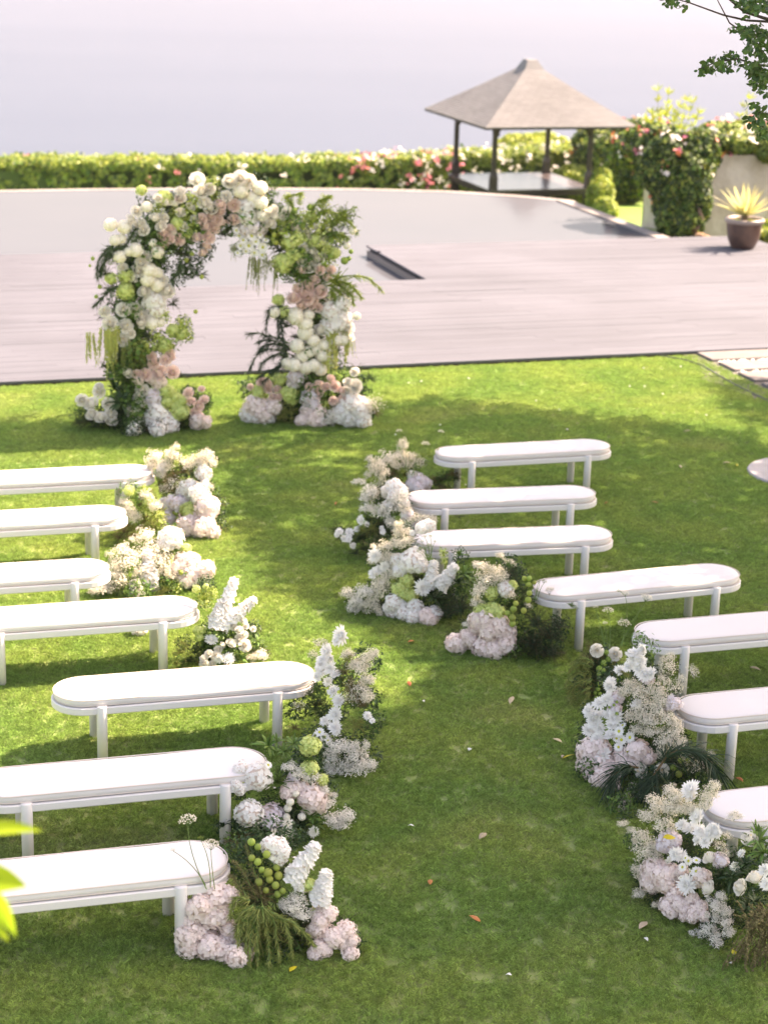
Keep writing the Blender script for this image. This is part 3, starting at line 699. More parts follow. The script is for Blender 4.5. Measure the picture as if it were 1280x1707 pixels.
m_hm = simple('hedge_leaf_mid', (.12, .20, .035), .5, .3, .35, .02, .3)
m_hd = simple('hedge_leaf_dark', (.035, .07, .018), .5, .3, .35, .02, .25)
m_bp = simple('bract_pink', (.72, .22, .26), .6, .2, .2, .03, .3)
m_bo = simple('bract_orange', (.70, .20, .10), .6, .2, .2, .03, .3)
m_bw = simple('bract_white', (.84, .78, .72), .6, .2, .08, None, .3)
m_br = simple('bark', (.14, .10, .07), .9, .1, .1, None, 0, .6, 40)
m_yg = simple('shoot_yellow_green', (.38, .44, .07), .5, .3, .2, .02, .4)
# hedge along the terrace edge
def hy_(x): return 50.2+.35*sin(x*.35)
hp = []; hn = []
for i in range(56000):
    x = rng.uniform(1.5, 24.5); u = rng.uniform(-1, 1); t = rng.random(); yc = hy_(x)
    ztop = -1.02+.10*noise.noise((x*.8, 0, 0))+.05*noise.noise((x*3, 0, 7))+.02*max(0, x-15)
    if t < .45: p = (x, yc+u*.75, ztop-.06*u*u+rng.normal()*.05-abs(rng.normal())*.05); q = (0, -.1, 1)
    else: z = rng.uniform(-2.3, ztop); p = (x, yc-.78+.10*noise.noise((x*1.5, z*2, 2))+abs(rng.normal())*.07, z); q = (0, -1, .35)
    if t >= .45 and noise.noise((p[0]*3.2, p[2]*4, 11)) < -.12+.35*(p[2]+1.6): 
        if p[2] < -1.25: continue
    hp.append(p); hn.append(q)
hedge = link('hedge', None, None, (13, 50.2, -2.2), label='long clipped flowering hedge between the pool and the sea', category='hedge')
o = link('foliage', leaves_cloud(np.array(hp), np.array(hn, float), .062, [m_hl, m_hm, m_hd], [.6, .28, .12], .65), hedge); o.location = (-13, -50.2, 2.2); 
mb = MB(); box(mb, 1.6-13, 24.4-13, -.45, .45, -.1, .95); link('dark_core', mb.mesh('hedge_core', [MT['core']]), hedge)  # solid core, shade in the leaf gaps put into its dark colour
bp_ = []; bn = []
for (x0, x1, n, mi) in [(14.3, 18.2, 45, 0), (15.0, 24, 130, 1), (9.5, 15, 22, 1), (4.5, 14, 5, 0)]:
    for i in range(n):
        x = rng.uniform(x0, x1); z = rng.uniform(-1.9, -.96) if rng.random() < .5 else -.97; c = np.array([x, hy_(x)-.88 if z < -1.0 else hy_(x)+rng.uniform(-.8, .5), z+.02*max(0, x-15)])
        for k in range(4): bp_.append((*(c+rng.normal(size=3)*.05), mi)); bn.append((0, -.7, .7))
bp_ = np.array(bp_); bn = np.array(bn)
for mi, mt in ((0, m_bp), (1, m_bw)):
    k = bp_[:, 3] == mi; o = link('blossoms', leaves_cloud(bp_[k, :3], bn[k], .055, [mt], [1], .8), hedge, (-13, -50.2, 2.2)); o['kind'] = 'stuff'; o['label'] = ['pink hedge blossoms', 'white hedge blossoms'][mi]
# rounded masses: bougainvillea and shrubs
def mass(name, label, cat, bl, n, size, mats, fr, thick=.25, cut=None, flowers=(), fcl=5, fsize=.05, trunk=None, group=None):
    c = np.array(bl)[:, :3].mean(0); g = min(b[2]-b[5] for b in bl); root = link(name, None, None, (c[0], c[1], g), label=label, category=cat); off = (-c[0], -c[1], -g)
    if group: root['group'] = group
    P, d = blobs(bl, n, thick, cut); link('foliage', leaves_cloud(P, d+[0, 0, .3], size, mats, fr, .6), root, off)
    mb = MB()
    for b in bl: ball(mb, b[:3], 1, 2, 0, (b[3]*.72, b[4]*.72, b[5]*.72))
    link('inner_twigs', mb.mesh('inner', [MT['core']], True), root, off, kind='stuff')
    for mt, num, zmin in flowers:
        P, d = blobs(bl, 4000, .05, cut); k = (P[:, 2] > zmin) & ((d[:, 1] < .3) | (d[:, 2] > .3)); P = P[k][:num]; d = d[k][:num]
        P = np.repeat(P+d*.04, fcl, 0)+rng.normal(size=(len(P)*fcl, 3))*fsize*.9; d = np.repeat(d, fcl, 0)
        o = link('blossoms', leaves_cloud(P, d, fsize, [mt], [1], .8), root, off); o['kind'] = 'stuff'; o['label'] = {'bract_pink': 'pink blossoms', 'bract_orange': 'orange red blossoms', 'bract_white': 'white blossoms'}[mt.name]
    if trunk:
        for tp in trunk:
            mb = MB(); tube(mb, tp, np.linspace(.06, .03, len(tp)), 7); link('trunk', mb.mesh('trunk', [m_br], True), root, off)
    return root
def B(px, py, Y, rx, ry, rz):
    p = aty(px, py, Y); return (p.x, p.y, p.z, rx, ry, rz)
tp = aty(1160, 395, 31.6)
mass('bougainvillea', 'big dark bougainvillea with twisted trunk climbing over the wall corner', 'bougainvillea',
     [B(1118, 275, 32.1, .62, .5, .62), B(1160, 262, 32.0, .44, .45, .52), B(1125, 330, 31.9, .42, .42, .6), B(1150, 330, 31.7, .40, .4, .62), B(1140, 372, 31.6, .36, .38, .35), B(1095, 238, 32.6, .5, .5, .36), B(1180, 232, 32.2, .34, .45, .22), B(1110, 300, 32.0, .3, .4, .5), B(1146, 300, 31.75, .46, .4, .58), B(1120, 365, 31.7, .3, .3, .4)],
     34000, .05, [m_hd, m_hm, m_hl], [.5, .35, .15], .3, None, [(m_bo, 9, -1), (m_bp, 12, 1.2), (m_bw, 9, .9)],
     trunk=[[aty(1155, 400, 31.35), aty(1157, 385, 31.3), aty(1169, 365, 31.3), aty(1164, 350, 31.35), aty(1160, 330, 31.5)], [aty(1158, 385, 31.3), aty(1150, 370, 31.3), aty(1152, 350, 31.5)]])
mass('bougainvillea', 'bright bougainvillea spilling along the wall top behind the pot', 'bougainvillea',
     [B(1225, 238, 32.2, .42, .45, .22), B(1262, 235, 32.2, .5, .45, .25), B(1240, 222, 32.9, .7, .5, .25), B(1300, 235, 32.1, .6, .45, .3), B(1200, 225, 32.6, .5, .5, .25), B(1278, 252, 31.9, .25, .3, .2)],
     16000, .05, [m_hd, m_hm, m_hl], [.2, .35, .45], .3, None, [(m_bp, 14, .5), (m_bw, 26, .5), (m_bo, 4, 0)])
mass('bougainvillea', 'orange flecked bougainvillea bush just behind the gazebo roof', 'bougainvillea',
     [B(1000, 262, 48.6, .78, .7, .74), B(1045, 245, 48.6, .92, .7, .68), B(1040, 300, 48.4, .55, .6, .75), B(985, 235, 49, .55, .5, .45), B(1010, 305, 48.5, .62, .6, .68), B(1062, 300, 48, .4, .5, .6), B(1065, 222, 48.6, .8, .7, .42), B(1085, 240, 34.8, .55, .7, .38), B(1062, 250, 37.5, .6, .8, .40), B(1100, 262, 34, .35, .5, .4), B(1088, 250, 35.5, .45, .9, .30), B(1070, 258, 38, .5, 1.0, .32), B(1085, 235, 37, .5, .8, .3)],
     30000, .066, [m_hd, m_hm, m_hl], [.42, .33, .25], .3, None, [(m_bo, 26, -1.2), (m_bp, 26, .5), (m_bw, 18, -.2)], group=None)
mass('lime_shrub', 'rounded lime green shrub beside the gazebo leg', 'shrub',
     [B(985, 318, 48.2, .62, .5, .6), B(1000, 330, 43.4, .34, .4, .5), B(960, 298, 48.4, .6, .6, .42), B(1008, 352, 42.6, .28, .4, .34), B(1002, 300, 44, .25, .3, .3)], 14000, .055, [m_yg, m_hl, m_hm], [.35, .45, .2], .3)
mass('lime_shrub', 'pale yellow green bush rising behind the hedge under the gazebo roof', 'shrub',
     [B(870, 248, 52.5, .9, .5, .42), B(905, 240, 53, .8, .5, .35), B(940, 258, 52.8, .8, .5, .4)], 9000, .06, [m_yg, m_hl], [.6, .4], .4, None, [(m_bw, 40, -5)])
mass('ground_shrub', 'small bright green shrub at the deck corner behind the pot', 'shrub',
     [B(1290, 385, 30.3, .35, .3, .22), B(1275, 392, 30.0, .16, .2, .12)], 2600, .045, [m_yg, m_hl, m_hm], [.4, .4, .2], .4)
# tall yellow-green shoots behind the wall
sh = link('shoot_plant', None, None, aty(1112, 250, 33.6), label='tall spiky yellow green shoots rising above the wall top', category='plant'); base = Vector(sh.location)
for i, (px, py) in enumerate([(1095, 152), (1113, 158), (1112, 185), (1130, 178), (1145, 168), (1155, 172), (1165, 190), (1085, 190), (1100, 195), (1125, 195), (1138, 200), (1248, 165), (1252, 185), (1075, 200)]):
    mb = MB(); tip = aty(px, py, 33.6+rng.uniform(-.4, .4)); ox = -.2 if px < 1200 else 1.1; s0 = Vector(base)+Vector((ox+rng.normal()*.1 if px > 1200 else (tip.x-base.x)*.45, 0, -.1)); pts = [s0.lerp(tip, f)+Vector((0, 0, .08*sin(pi*f))) for f in np.linspace(0, 1, 6)]
    tube(mb, [p-base for p in pts], np.linspace(.008, .003, 6), 4)
    for p in pts[1:]:
        for k in range(7):
            d = rng.normal(size=3); d[2] = abs(d[2])+.4; d /= np.linalg.norm(d); q = np.array(p-base); s = frame(d)[0]; strip(mb, [q, q+d*.08, q+d*.16], [.004, .018, .002], s, 0, .2)
    link('shoot', mb.mesh('shoot', [m_yg]), sh)
# rocks at the trunk foot
mb = MB()
for px, py, s in ((1166, 393, .1), (1176, 396, .08), (1150, 399, .07), (1140, 400, .06)):
    p = aty(px, py, 31.2); V = OCT*s
    ball(mb, (p.x, p.y, p.z), s, 1, 0, (1.2, .9, .6))
link('rocks', mb.mesh('rocks', [simple('rock_ochre', (.30, .19, .12), .9, .1, .2, None, 0, .8, 15)]), None, None, kind='stuff', label='small ochre rocks at the foot of the bougainvillea trunk')

# --- gazebo
m_gw = wood('gazebo_timber', (.018, .012, .011), (.035, .022, .02), (30, 30, 3), .45, .4)
m_gp = wood('gazebo_boards', (.07, .055, .055), (.10, .08, .08), (1.2, 30, 30), .25, .6, var=.1)
m_roof = wood('roof_shingle', (.185, .178, .178), (.215, .208, .208), (2, 2, 30), .9, .1, var=.07)
GX, GY, GW, GD, GZ = 17.08, 44.75, 2.76, 3.0, -1.2
gz = link('gazebo', None, None, (GX+GW/2, GY+GD/2, -2.0), label='open timber gazebo with pyramid shingle roof beyond the pool', category='gazebo'); go_ = Vector(gz.location)
def gpart(name, mb, mat, **k): return link(name, mb.mesh(name, [mat]), gz, -go_, **k)
mb = MB()
for i in range(20): box(mb, GX-.06, GX+GW+.06, GY-.06+i*(GD+.12)/20+.003, GY-.06+(i+1)*(GD+.12)/20-.003, GZ-.04, GZ+rng.normal()*.001)
gpart('platform_boards', mb, m_gp, kind='stuff')
mb = MB(); 
for (x0, x1, y0, y1) in ((GX-.04, GX+GW+.04, GY-.04, GY+.04), (GX-.04, GX+GW+.04, GY+GD-.04, GY+GD+.04), (GX-.04, GX+.04, GY+.05, GY+GD-.05), (GX+GW-.04, GX+GW+.04, GY+.05, GY+GD-.05)): box(mb, x0, x1, y0, y1, GZ-.17, GZ-.045)
gpart('platform_frame', mb, m_gw)
for cx in (GX+.1, GX+GW-.1):
    for cy in (GY+.1, GY+GD-.1):
        mb = MB(); box(mb, -.09, .09, -.09, .09, -2.3-GZ, -.175); link('leg', mb.mesh('leg', [m_gw]), gz, Vector((cx, cy, GZ))-go_)
        mb = MB(); bbox_bev(mb, -.055, .055, -.055, .055, 0, 1.95, .01); mb.add(*[[( -.09, -.09, 0), (.09, -.09, 0), (.09, .09, 0), (-.09, .09, 0), (-.085, -.085, .30), (.085, -.085, .30), (.085, .085, .30), (-.085, .085, .30), (-.056, -.056, .42), (.056, -.056, .42), (.056, .056, .42), (-.056, .056, .42)], [(0, 1, 5, 4), (1, 2, 6, 5), (2, 3, 7, 6), (3, 0, 4, 7), (4, 5, 9, 8), (5, 6, 10, 9), (6, 7, 11, 10), (7, 4, 8, 11)]])
        po = link('post', mb.mesh('post', [m_gw]), gz, Vector((cx, cy, GZ))-go_)
        for sx, sy in ((1 if cx < GX+1 else -1, 0), (0, 1 if cy < GY+1 else -1)):
            mb = MB(); P = [];
            for k in range(6):
                a = pi/2*k/5; P.append(Vector((sx*(.06+.26*(1-cos(a))), sy*(.06+.26*(1-cos(a))), 1.30+.28*sin(a))))
            tube(mb, P, [.05]*6, 4); link('bracket', mb.mesh('bracket', [m_gw]), po)
EX0, EX1, EY0, EY1, EZ = 16.58, 20.58, 43.95, 48.55, .40
mb = MB(); box(mb, GX, GX+GW, GY+.03, GY+.15, .38, .52); box(mb, GX, GX+GW, GY+GD-.15, GY+GD-.03, .38, .52); box(mb, GX+.03, GX+.15, GY+.16, GY+GD-.16, .38, .52); box(mb, GX+GW-.15, GX+GW-.03, GY+.16, GY+GD-.16, .38, .52)
gpart('roof_beam', mb, m_gw)
ax, ay = (EX0+EX1)/2, (EY0+EY1)/2; AZ = aty(880, 103, ay).z
mb = MB(); nC = 34
def ringr(f, dz=0):
    x0, x1, y0, y1 = [EX0+(ax-EX0)*f, EX1+(ax-EX1)*f, EY0+(ay-EY0)*f, EY1+(ay-EY1)*f]; z = EZ+(AZ-EZ)*f+dz-.02*sin(pi*f)
    return [(x0, y0, z), (x1, y0, z), (x1, y1, z), (x0, y1, z)]
for i in range(nC):
    f0, f1 = i/nC*.96, (i+1.25)/nC*.96; lo = ringr(f0, .022); hi = ringr(min(f1, .985), .0); lob = ringr(f0, .0)
    for k in range(4):
        a, b = np.array(lo[k]), np.array(lo[(k+1) % 4]); c, d = np.array(hi[(k+1) % 4]), np.array(hi[k]); e, g_ = np.array(lob[k]), np.array(lob[(k+1) % 4]); Ln = np.linalg.norm(b-a); ns = max(1, int(Ln/.22))
        for j in range(ns):
            u, v = (j+.01)/ns, (j+.99)/ns; q = np.array([0, 0, rng.normal()*.0015])
            mb.add([a+(b-a)*u+q, a+(b-a)*v+q, d+(c-d)*v, d+(c-d)*u, e+(g_-e)*u, e+(g_-e)*v], [(0, 1, 2, 3), (4, 5, 1, 0)], 0)
rf = gpart('roof', mb, m_roof)
mb = MB(); lo = ringr(0, -.02); mb.add(lo+[(ax, ay, AZ-.12)], [(1, 0, 4), (2, 1, 4), (3, 2, 4), (0, 3, 4)], 0)
lo2 = ringr(0, -.05); mb.add(lo+lo2, [(0, 1, 5, 4), (1, 2, 6, 5), (2, 3, 7, 6), (3, 0, 4, 7)], 0)
link('soffit', mb.mesh('soffit', [m_gw]), rf)
mb = MB(); mb.add([(ax-.34, ay-.4, AZ-.32), (ax+.34, ay-.4, AZ-.32), (ax+.34, ay+.4, AZ-.32), (ax-.34, ay+.4, AZ-.32), (ax-.13, ay-.15, AZ+.06), (ax+.13, ay-.15, AZ+.06), (ax+.13, ay+.15, AZ+.06), (ax-.13, ay+.15, AZ+.06)], [(0, 1, 5, 4), (1, 2, 6, 5), (2, 3, 7, 6), (3, 0, 4, 7), (4, 5, 6, 7)], 0)
link('roof_cap', mb.mesh('roof_cap', [m_roof]), rf)

# --- potted plant on the deck
pp = at(1247, 417, DECK); sc = scale_at(pp); R1 = 31/sc
pt = link('potted_plant', None, None, (pp.x, pp.y+.22, DECK), label='glazed brown pot holding a spiky pale yellow succulent on the deck', category='potted plant')
mb = MB(); H = 50/sc
lathe(mb, [(.001, 0), (R1*.60, 0), (R1*.66, H*.06), (R1*.84, H*.30), (R1*.93, H*.60), (R1*.96, H*.86)], 32); me = mb.mesh('pot', [simple('glaze_brown', (.075, .042, .035), .35, .5, 0, None, 0, .1, 20, nscale=6, col2=(.13, .07, .05))], True)
pot = link('pot', me, pt)
mb = MB(); lathe(mb, [(R1*.955, H*.84), (R1*1.05, H*.88), (R1*1.08, H*.95), (R1*1.04, H), (R1*.92, H*1.0), (R1*.86, H*.93), (R1*.84, H*.80)], 32)
link('rim', mb.mesh('rim', [simple('glaze_rim', (.30, .24, .21), .4, .5)], True), pot)
mb = MB(); lathe(mb, [(.001, H*.86), (R1*.85, H*.84)], 24); 
for i in range(160):
    a = rng.uniform(0, 6.3); r = R1*.8*sqrt(rng.random()); c = np.array([r*cos(a), r*sin(a), H*.88]); s = .022; mb.add(c+OCT*s, OCTF, 1)
link('soil', mb.mesh('soil', [simple('soil', (.04, .03, .02), .9), m_yg]), pot)
m_ag = simple('agave_pale', (.62, .58, .26), .45, .3, .15, .02, .35)
for i in range(34):
    t = 2.4*i; el = .35+.95*(i/34); d = np.array([cos(t)*cos(el), sin(t)*cos(el), sin(el)]); Ln = (.42+.08*rng.random())*(62/sc/.45)*1.0
    mb = MB(); P = [d*Ln*f+np.array([0, 0, -.10*Ln*f*f]) for f in (0, .25, .5, .75, 1)]; strip(mb, P, [.022, .034, .03, .018, .002], (-sin(t), cos(t), 0), 0, .5)
    link('leaf', mb.mesh('leaf', [m_ag]), pt, (0, 0, H*1.08))
mb = MB(); tube(mb, [(0, 0, H*.85), (0, 0, H*1.12)], [.045, .055], 8); link('stem', mb.mesh('stem', [m_br]), pt)

# ================================================================== benches
m_bench = simple('bench_paint', (.72, .685, .665), .5, .3, 0, None, 0, .08, 120)
m_cush = simple('cushion_linen', (.735, .695, .675), .85, .15, 0, None, 0, .25, 420)
m_pipe = simple('cushion_seam', (.66, .58, .52), .8, .1)
BW = .44
def stadium(L, W, ins, z, n=14):
    r = W/2-ins; h = L/2-W/2; P = []
    for k in range(n+1): a = -pi/2+pi*k/n; P.append((h+r*cos(a), r*sin(a), z))
    for k in range(n+1): a = pi/2+pi*k/n; P.append((-h+r*cos(a), r*sin(a), z))
    return P
def loft(mb, rings, mi=0, top=True, bot=True):
    n = len(rings[0]); V = [p for r in rings for p in r]
    Fc = [(i*n+k, i*n+(k+1) % n, (i+1)*n+(k+1) % n, (i+1)*n+k) for i in range(len(rings)-1) for k in range(n)]
    if top: Fc.append(tuple((len(rings)-1)*n+k for k in range(n)))
    if bot: Fc.append(tuple(range(n-1, -1, -1)))
    mb.add(V, Fc, mi)
LB = 1.75; RIM0, RIM1 = .345, .395
mb = MB(); loft(mb, [stadium(LB, BW, .004, RIM0), stadium(LB, BW, 0, RIM0+.006), stadium(LB, BW, 0, RIM1-.006), stadium(LB, BW, .005, RIM1)]); rim_me = mb.mesh('seat_frame', [m_bench])
def cushion_mesh(seed):
    mb = MB(); n = 40; W = BW-.03; L_ = LB-.03; R_ = []
    prof = [(.012, .400), (.002, .408), (0, .425), (.004, .440), (.012, .447), (.03, .452), (.07, .455), (.13, .457)]
    for ins, z in prof:
        P = stadium(L_, W, ins, z, 14); Q = []
        # subdivide straight runs so the edge can sag a little
        for i, p in enumerate(P):
            q = P[(i+1) % len(P)]; Q.append(p)
            if abs(q[0]-p[0]) > .3: Q += [tuple(np.array(p)*(1-f)+np.array(q)*f) for f in np.linspace(0, 1, 26)[1:-1]]
        Q = [(x, y+.003*noise.noise((x*3, y*3, seed)), z_+(.006*noise.noise((x*2.2, y*2, seed+z*8)) if z_ > .42 else 0)) for x, y, z_ in Q]; R_.append(Q)
    loft(mb, R_); me = mb.mesh('cushion', [m_cush], True); return me
def seam_mesh():
    mb = MB(); P = [Vector(p) for p in stadium(LB-.03, BW-.03, -.001, .4445)]; P.append(P[0]); tube(mb, P, .0035, 5, 0, False)
    P = [Vector(p) for p in stadium(LB-.03, BW-.03, .0, .405)]; P.append(P[0]); tube(mb, P, .0035, 5, 0, False); return mb.mesh('piping', [m_pipe])
cush = [cushion_mesh(k*3.7) for k in range(4)]; seam = seam_mesh()
mb = MB(); lathe(mb, [(.001, -.01), (.034, -.01), (.034, .398), (.032, .402), (.001, .402)], 20); leg_me = mb.mesh('leg', [m_bench], True)
for f_ in leg_me.polygons: f_.use_smooth = True
def bench(label, group, pa=None, pb=None, L=None, ang=None):
    z = .37
    if pa and pb: a, b = at(*pa, z), at(*pb, z); c = (a+b)/2; th = atan2((b-a).y, (b-a).x); L = (b-a).length
    elif pa: a = at(*pa, z); th = ang; c = a+Vector((cos(th), sin(th), 0))*L/2
    else: b = at(*pb, z); th = ang; c = b-Vector((cos(th), sin(th), 0))*L/2
    r = link('bench', None, None, (c.x, c.y, 0), (0, 0, th), (L/LB, 1, 1), label=label, category='bench', group=group)
    BENCH.append((c, th, L))
    link('seat_frame', rim_me, r); cu = link('cushion', random.choice(cush), r); link('piping', seam, cu)
    for sx in (-1, 1):
        for sy in (-1, 1): link('leg', leg_me, r, (sx*(LB/2-.30), sy*(BW/2-.015), 0), None, (LB/L, 1, 1))
    return r
GL, GR = 'white benches left of the aisle', 'white benches right of the aisle'
A0 = radians(-2)
bench('white padded bench right of the aisle, nearest the deck', GR, (724, 768), (1015, 752))
bench('white padded bench second from the deck, right of the aisle', GR, (677, 844), (992, 832))
bench('white padded bench third from the deck, right side, sun spots on cushion', GR, (686, 914), (1019, 901))
bench('white padded bench with a bright sun patch and dark pine foliage at its end', GR, (889, 998), (1228, 965))
bench('white padded bench above the two cream roses, running out of frame on the right', GR, (1057, 1072), None, 1.74, radians(-1))
bench('white padded bench behind the arched pine fronds, partly out of frame', GR, (1127, 1200), None, 1.74, radians(-1))
bench('nearest white padded bench on the right, only its rounded end in view', GR, (1174, 1370), None, 1.74, radians(-1))
bench('white padded bench left of the aisle, nearest the flower arch', GL, None, (258, 796), 1.75, A0)
bench('white padded bench second from the arch on the left, spray lying on it', GL, None, (213, 866), 1.75, A0)
bench('short looking white bench end third from the arch on the left', GL, None, (185, 958), 1.75, A0)
bench('sunlit white bench fourth on the left beside tall white flower spikes', GL, None, (332, 1022), 1.75, A0)
bench('complete white bench in the left block with both rounded ends in view', GL, (86, 1170), (525, 1135))
bench('white bench with a white hydrangea resting against its right end', GL, None, (447, 1283), 1.75, A0)
bench('nearest white bench on the left with wild carrot stems over its end', GL, None, (383, 1445), 1.75, A0)
# --- sea air
me = bpy.data.meshes.new('haze'); X0, X1, Y0, Y1, Z0, Z1 = -25000, 25000, -60, 45000, -48, 14
me.from_pydata([(x, y, z) for z in (Z0, Z1) for y in (Y0, Y1) for x in (X0, X1)], [], [(0, 2, 3, 1), (4, 5, 7, 6), (0, 1, 5, 4), (2, 6, 7, 3), (0, 4, 6, 2), (1, 3, 7, 5)])
m, n, l = newmat('air'); out = n.new('ShaderNodeOutputMaterial'); v = n.new('ShaderNodeVolumePrincipled'); v.inputs['Color'].default_value = (.90, .87, .98, 1); v.inputs['Density'].default_value = .00015; v.inputs['Anisotropy'].default_value = .2
l.new(v.outputs[0], out.inputs['Volume']); me.materials.append(m); link('haze', me, kind='stuff', label='pale sea haze')
# ================================================================== FLOWER ARCH
LY = at(235, 712).y-.02
arch = Arr('flower_arch', 'tall asymmetrical flower arch of cream, pink and lime blooms on the lawn', 'flower arch', None, (180, 722), (590, 704), radians(90))
# frame: curved tube with foliage all round it
pathpx = [(232, 715), (226, 650), (222, 590), (220, 520), (232, 455), (262, 400), (305, 362), (352, 345), (400, 345), (448, 362), (488, 395), (515, 440), (528, 500), (528, 560), (524, 620), (520, 700)]
AP = [arch.hit(x, y, -.16) for x, y in pathpx]
mb = MB(); tube(mb, [p-arch.o for p in AP], .03, 6); link('frame', mb.mesh('frame', [m_br]), arch.root)
def along(f):
    f *= len(AP)-1; i = min(int(f), len(AP)-2); return AP[i].lerp(AP[i+1], f-i)
for i in range(270):
    f = rng.random(); p = along(f); dd = Vector(rng.normal(size=3)).normalized()*rng.uniform(.02, .26); dd.x *= .9; dd.y *= .9; q = p+dd; r = rng.uniform(.12, .19)
    right_top = .58 < f < .80; k = str(rng.choice(['lg', 'vb', 'fl', 'lg'] if right_top else ['lb', 'lg', 'lg', 'fn', 'lg', 'lg']))
    q.z = max(q.z, r*.7); arch.part(k, q, tuple(rng.uniform(-.6, .6, 3)), (r, r, r))
C1 = ((100, 260), 4.267); C2 = ((340, 260), 4.267); C3 = ((100, 480), 4.571); C4 = ((390, 480), 4.571)
def P_(k, *a): return [(k, *t) for t in a]
def fuller(L, g=1.26):
    out = []
    for it in L:
        if it[0] in ('am', 'ao', 'ql', 'qa', 'st', 'gn', 'gb'): out.append(it)
        elif it[0] == 'fn': out.append((it[0], it[1], it[2], *[v*.9 for v in it[3:]]))
        else: out.append((it[0], it[1], it[2], *[v*g for v in it[3:]]))
    return out
top1 = P_('bm', (360, 490, 78), (460, 505, 85), (620, 362, 68), (425, 715, 80), (542, 668, 88), (490, 680, 60), (698, 685, 78), (640, 815, 92), (690, 830, 72), (625, 878, 88), (693, 918, 88), (395, 600, 70), (440, 590, 60), (665, 620, 55)) \
 + P_('ro', (548, 395, 66), (505, 452, 60), (978, 165, 88), (1005, 250, 88), (1065, 235, 70), (1205, 180, 75), (855, 250, 66), (1030, 335, 78), (1075, 370, 84), (595, 525, 70), (570, 480, 66), (680, 440, 70), (610, 720, 75), (580, 760, 75), (555, 815, 75), (770, 960, 80), (600, 955, 66), (685, 1005, 75), (740, 440, 60), (720, 500, 66), (860, 300, 66), (820, 340, 55)) \
 + P_('rp', (850, 305, 55), (1145, 345, 75), (1145, 400, 58), (1010, 445, 70), (1075, 430, 66), (1040, 500, 80), (1100, 510, 76), (1125, 455, 66), (1170, 480, 58), (980, 580, 72), (1060, 580, 80), (790, 520, 66), (740, 560, 75), (850, 595, 74), (745, 630, 70), (1020, 690, 60), (1045, 640, 60), (785, 590, 64)) \
 + P_('hg', (740, 300, 85), (840, 480, 75), (480, 850, 80), (365, 870, 62), (900, 540, 70), (470, 960, 90), (580, 245, 55)) + P_('vb', (900, 400, 130), (930, 480, 110), (700, 380, 80), (820, 420, 80), (950, 310, 110), (1100, 280, 90), (1090, 190, 90)) \
 + P_('gb', (900, 740, 42), (940, 695, 40), (1010, 860, 40), (285, 930, 40), (260, 1000, 36), (235, 730, 36), (215, 780, 26)) \
 + P_('fn', (400, 720, 220, 260), (560, 580, 170, 170), (860, 700, 200, 190), (330, 850, 170, 220), (540, 900, 180, 200), (350, 960, 200, 180)) + P_('lb', (930, 780, 130), (840, 830, 90, 160), (660, 760, 130), (860, 640, 120))
arch.put(fuller(top1), *C1)
top2 = P_('ro', (185, 180, 84), (260, 155, 88), (320, 180, 80), (35, 235, 65), (160, 285, 64), (805, 730, 90), (750, 790, 80), (700, 750, 60)) + P_('bm', (400, 230, 90), (260, 250, 86), (400, 330, 90), (410, 420, 85), (345, 300, 78), (505, 430, 46), (595, 380, 52), (1060, 535, 45), (1015, 640, 42)) \
 + P_('rp', (215, 350, 80), (215, 450, 76), (690, 810, 60), (825, 810, 65), (905, 810, 58), (880, 870, 60), (785, 880, 70), (740, 925, 80), (665, 945, 70), (830, 965, 84), (640, 1010, 84), (740, 1010, 84), (700, 980, 60)) \
 + P_('hw', (300, 365, 110), (310, 435, 100)) + P_('hl', (295, 510, 100), (345, 500, 90), (390, 520, 80)) + P_('ro', (560, 430, 46), (640, 500, 44), (730, 520, 44), (760, 660, 50), (850, 560, 50), (620, 600, 44), (470, 400, 60), (450, 470, 60)) + P_('da', (700, 620, 44), (880, 620, 44), (800, 480, 44), (590, 560, 40)) + P_('da', (250, 570, 56), (340, 570, 66), (320, 640, 66), (420, 650, 60), (415, 705, 55), (360, 690, 50), (380, 470, 56), (230, 530, 50), (280, 600, 55), (370, 610, 52), (300, 680, 44), (240, 690, 40), (440, 600, 44), (400, 560, 50), (260, 640, 46)) \
 + P_('hg', (560, 760, 105), (640, 700, 90), (800, 600, 90), (610, 610, 90), (700, 690, 70), (925, 690, 66)) \
 + P_('vb', (590, 520, 150), (650, 600, 150), (850, 520, 120), (780, 480, 130), (900, 440, 90), (600, 300, 70), (690, 290, 55), (860, 310, 70), (700, 560, 120), (840, 660, 110), (560, 470, 90), (700, 440, 90), (960, 580, 80), (950, 460, 60), (680, 330, 40), (830, 340, 60)) \
 + P_('gb', (500, 560, 44), (490, 590, 40), (515, 615, 44), (540, 550, 40)) + P_('gn', (640, 385, 44), (755, 365, 48), (700, 500, 48), (905, 605, 46), (1045, 680, 34), (1000, 745, 55), (1030, 730, 36), (900, 715, 46), (700, 670, 52), (850, 760, 46), (740, 640, 40)) \
 + P_('fy', (940, 920, 240, 200), (1000, 440, 190, 150), (850, 420, 190, 160)) + P_('fl', (600, 450, 200), (700, 700, 200), (900, 560, 190)) + P_('fn', (540, 680, 170, 220), (470, 560, 110, 160), (150, 560, 110, 130), (640, 830, 170, 150), (240, 660, 110, 90)) \
 + P_('ao', (345, 720, 240), (400, 720, 250), (440, 700, 170), (515, 750, 230), (470, 740, 120), (215, 640, 110), (370, 740, 170)) + [('ql', 960, 460, 1060, 365, 20), ('ql', 1050, 850, 1235, 935, 14), ('ql', 1040, 920, 1115, 1005, 14), ('ql', 980, 480, 1090, 545, 16)]
arch.put(fuller(top2), *C2)
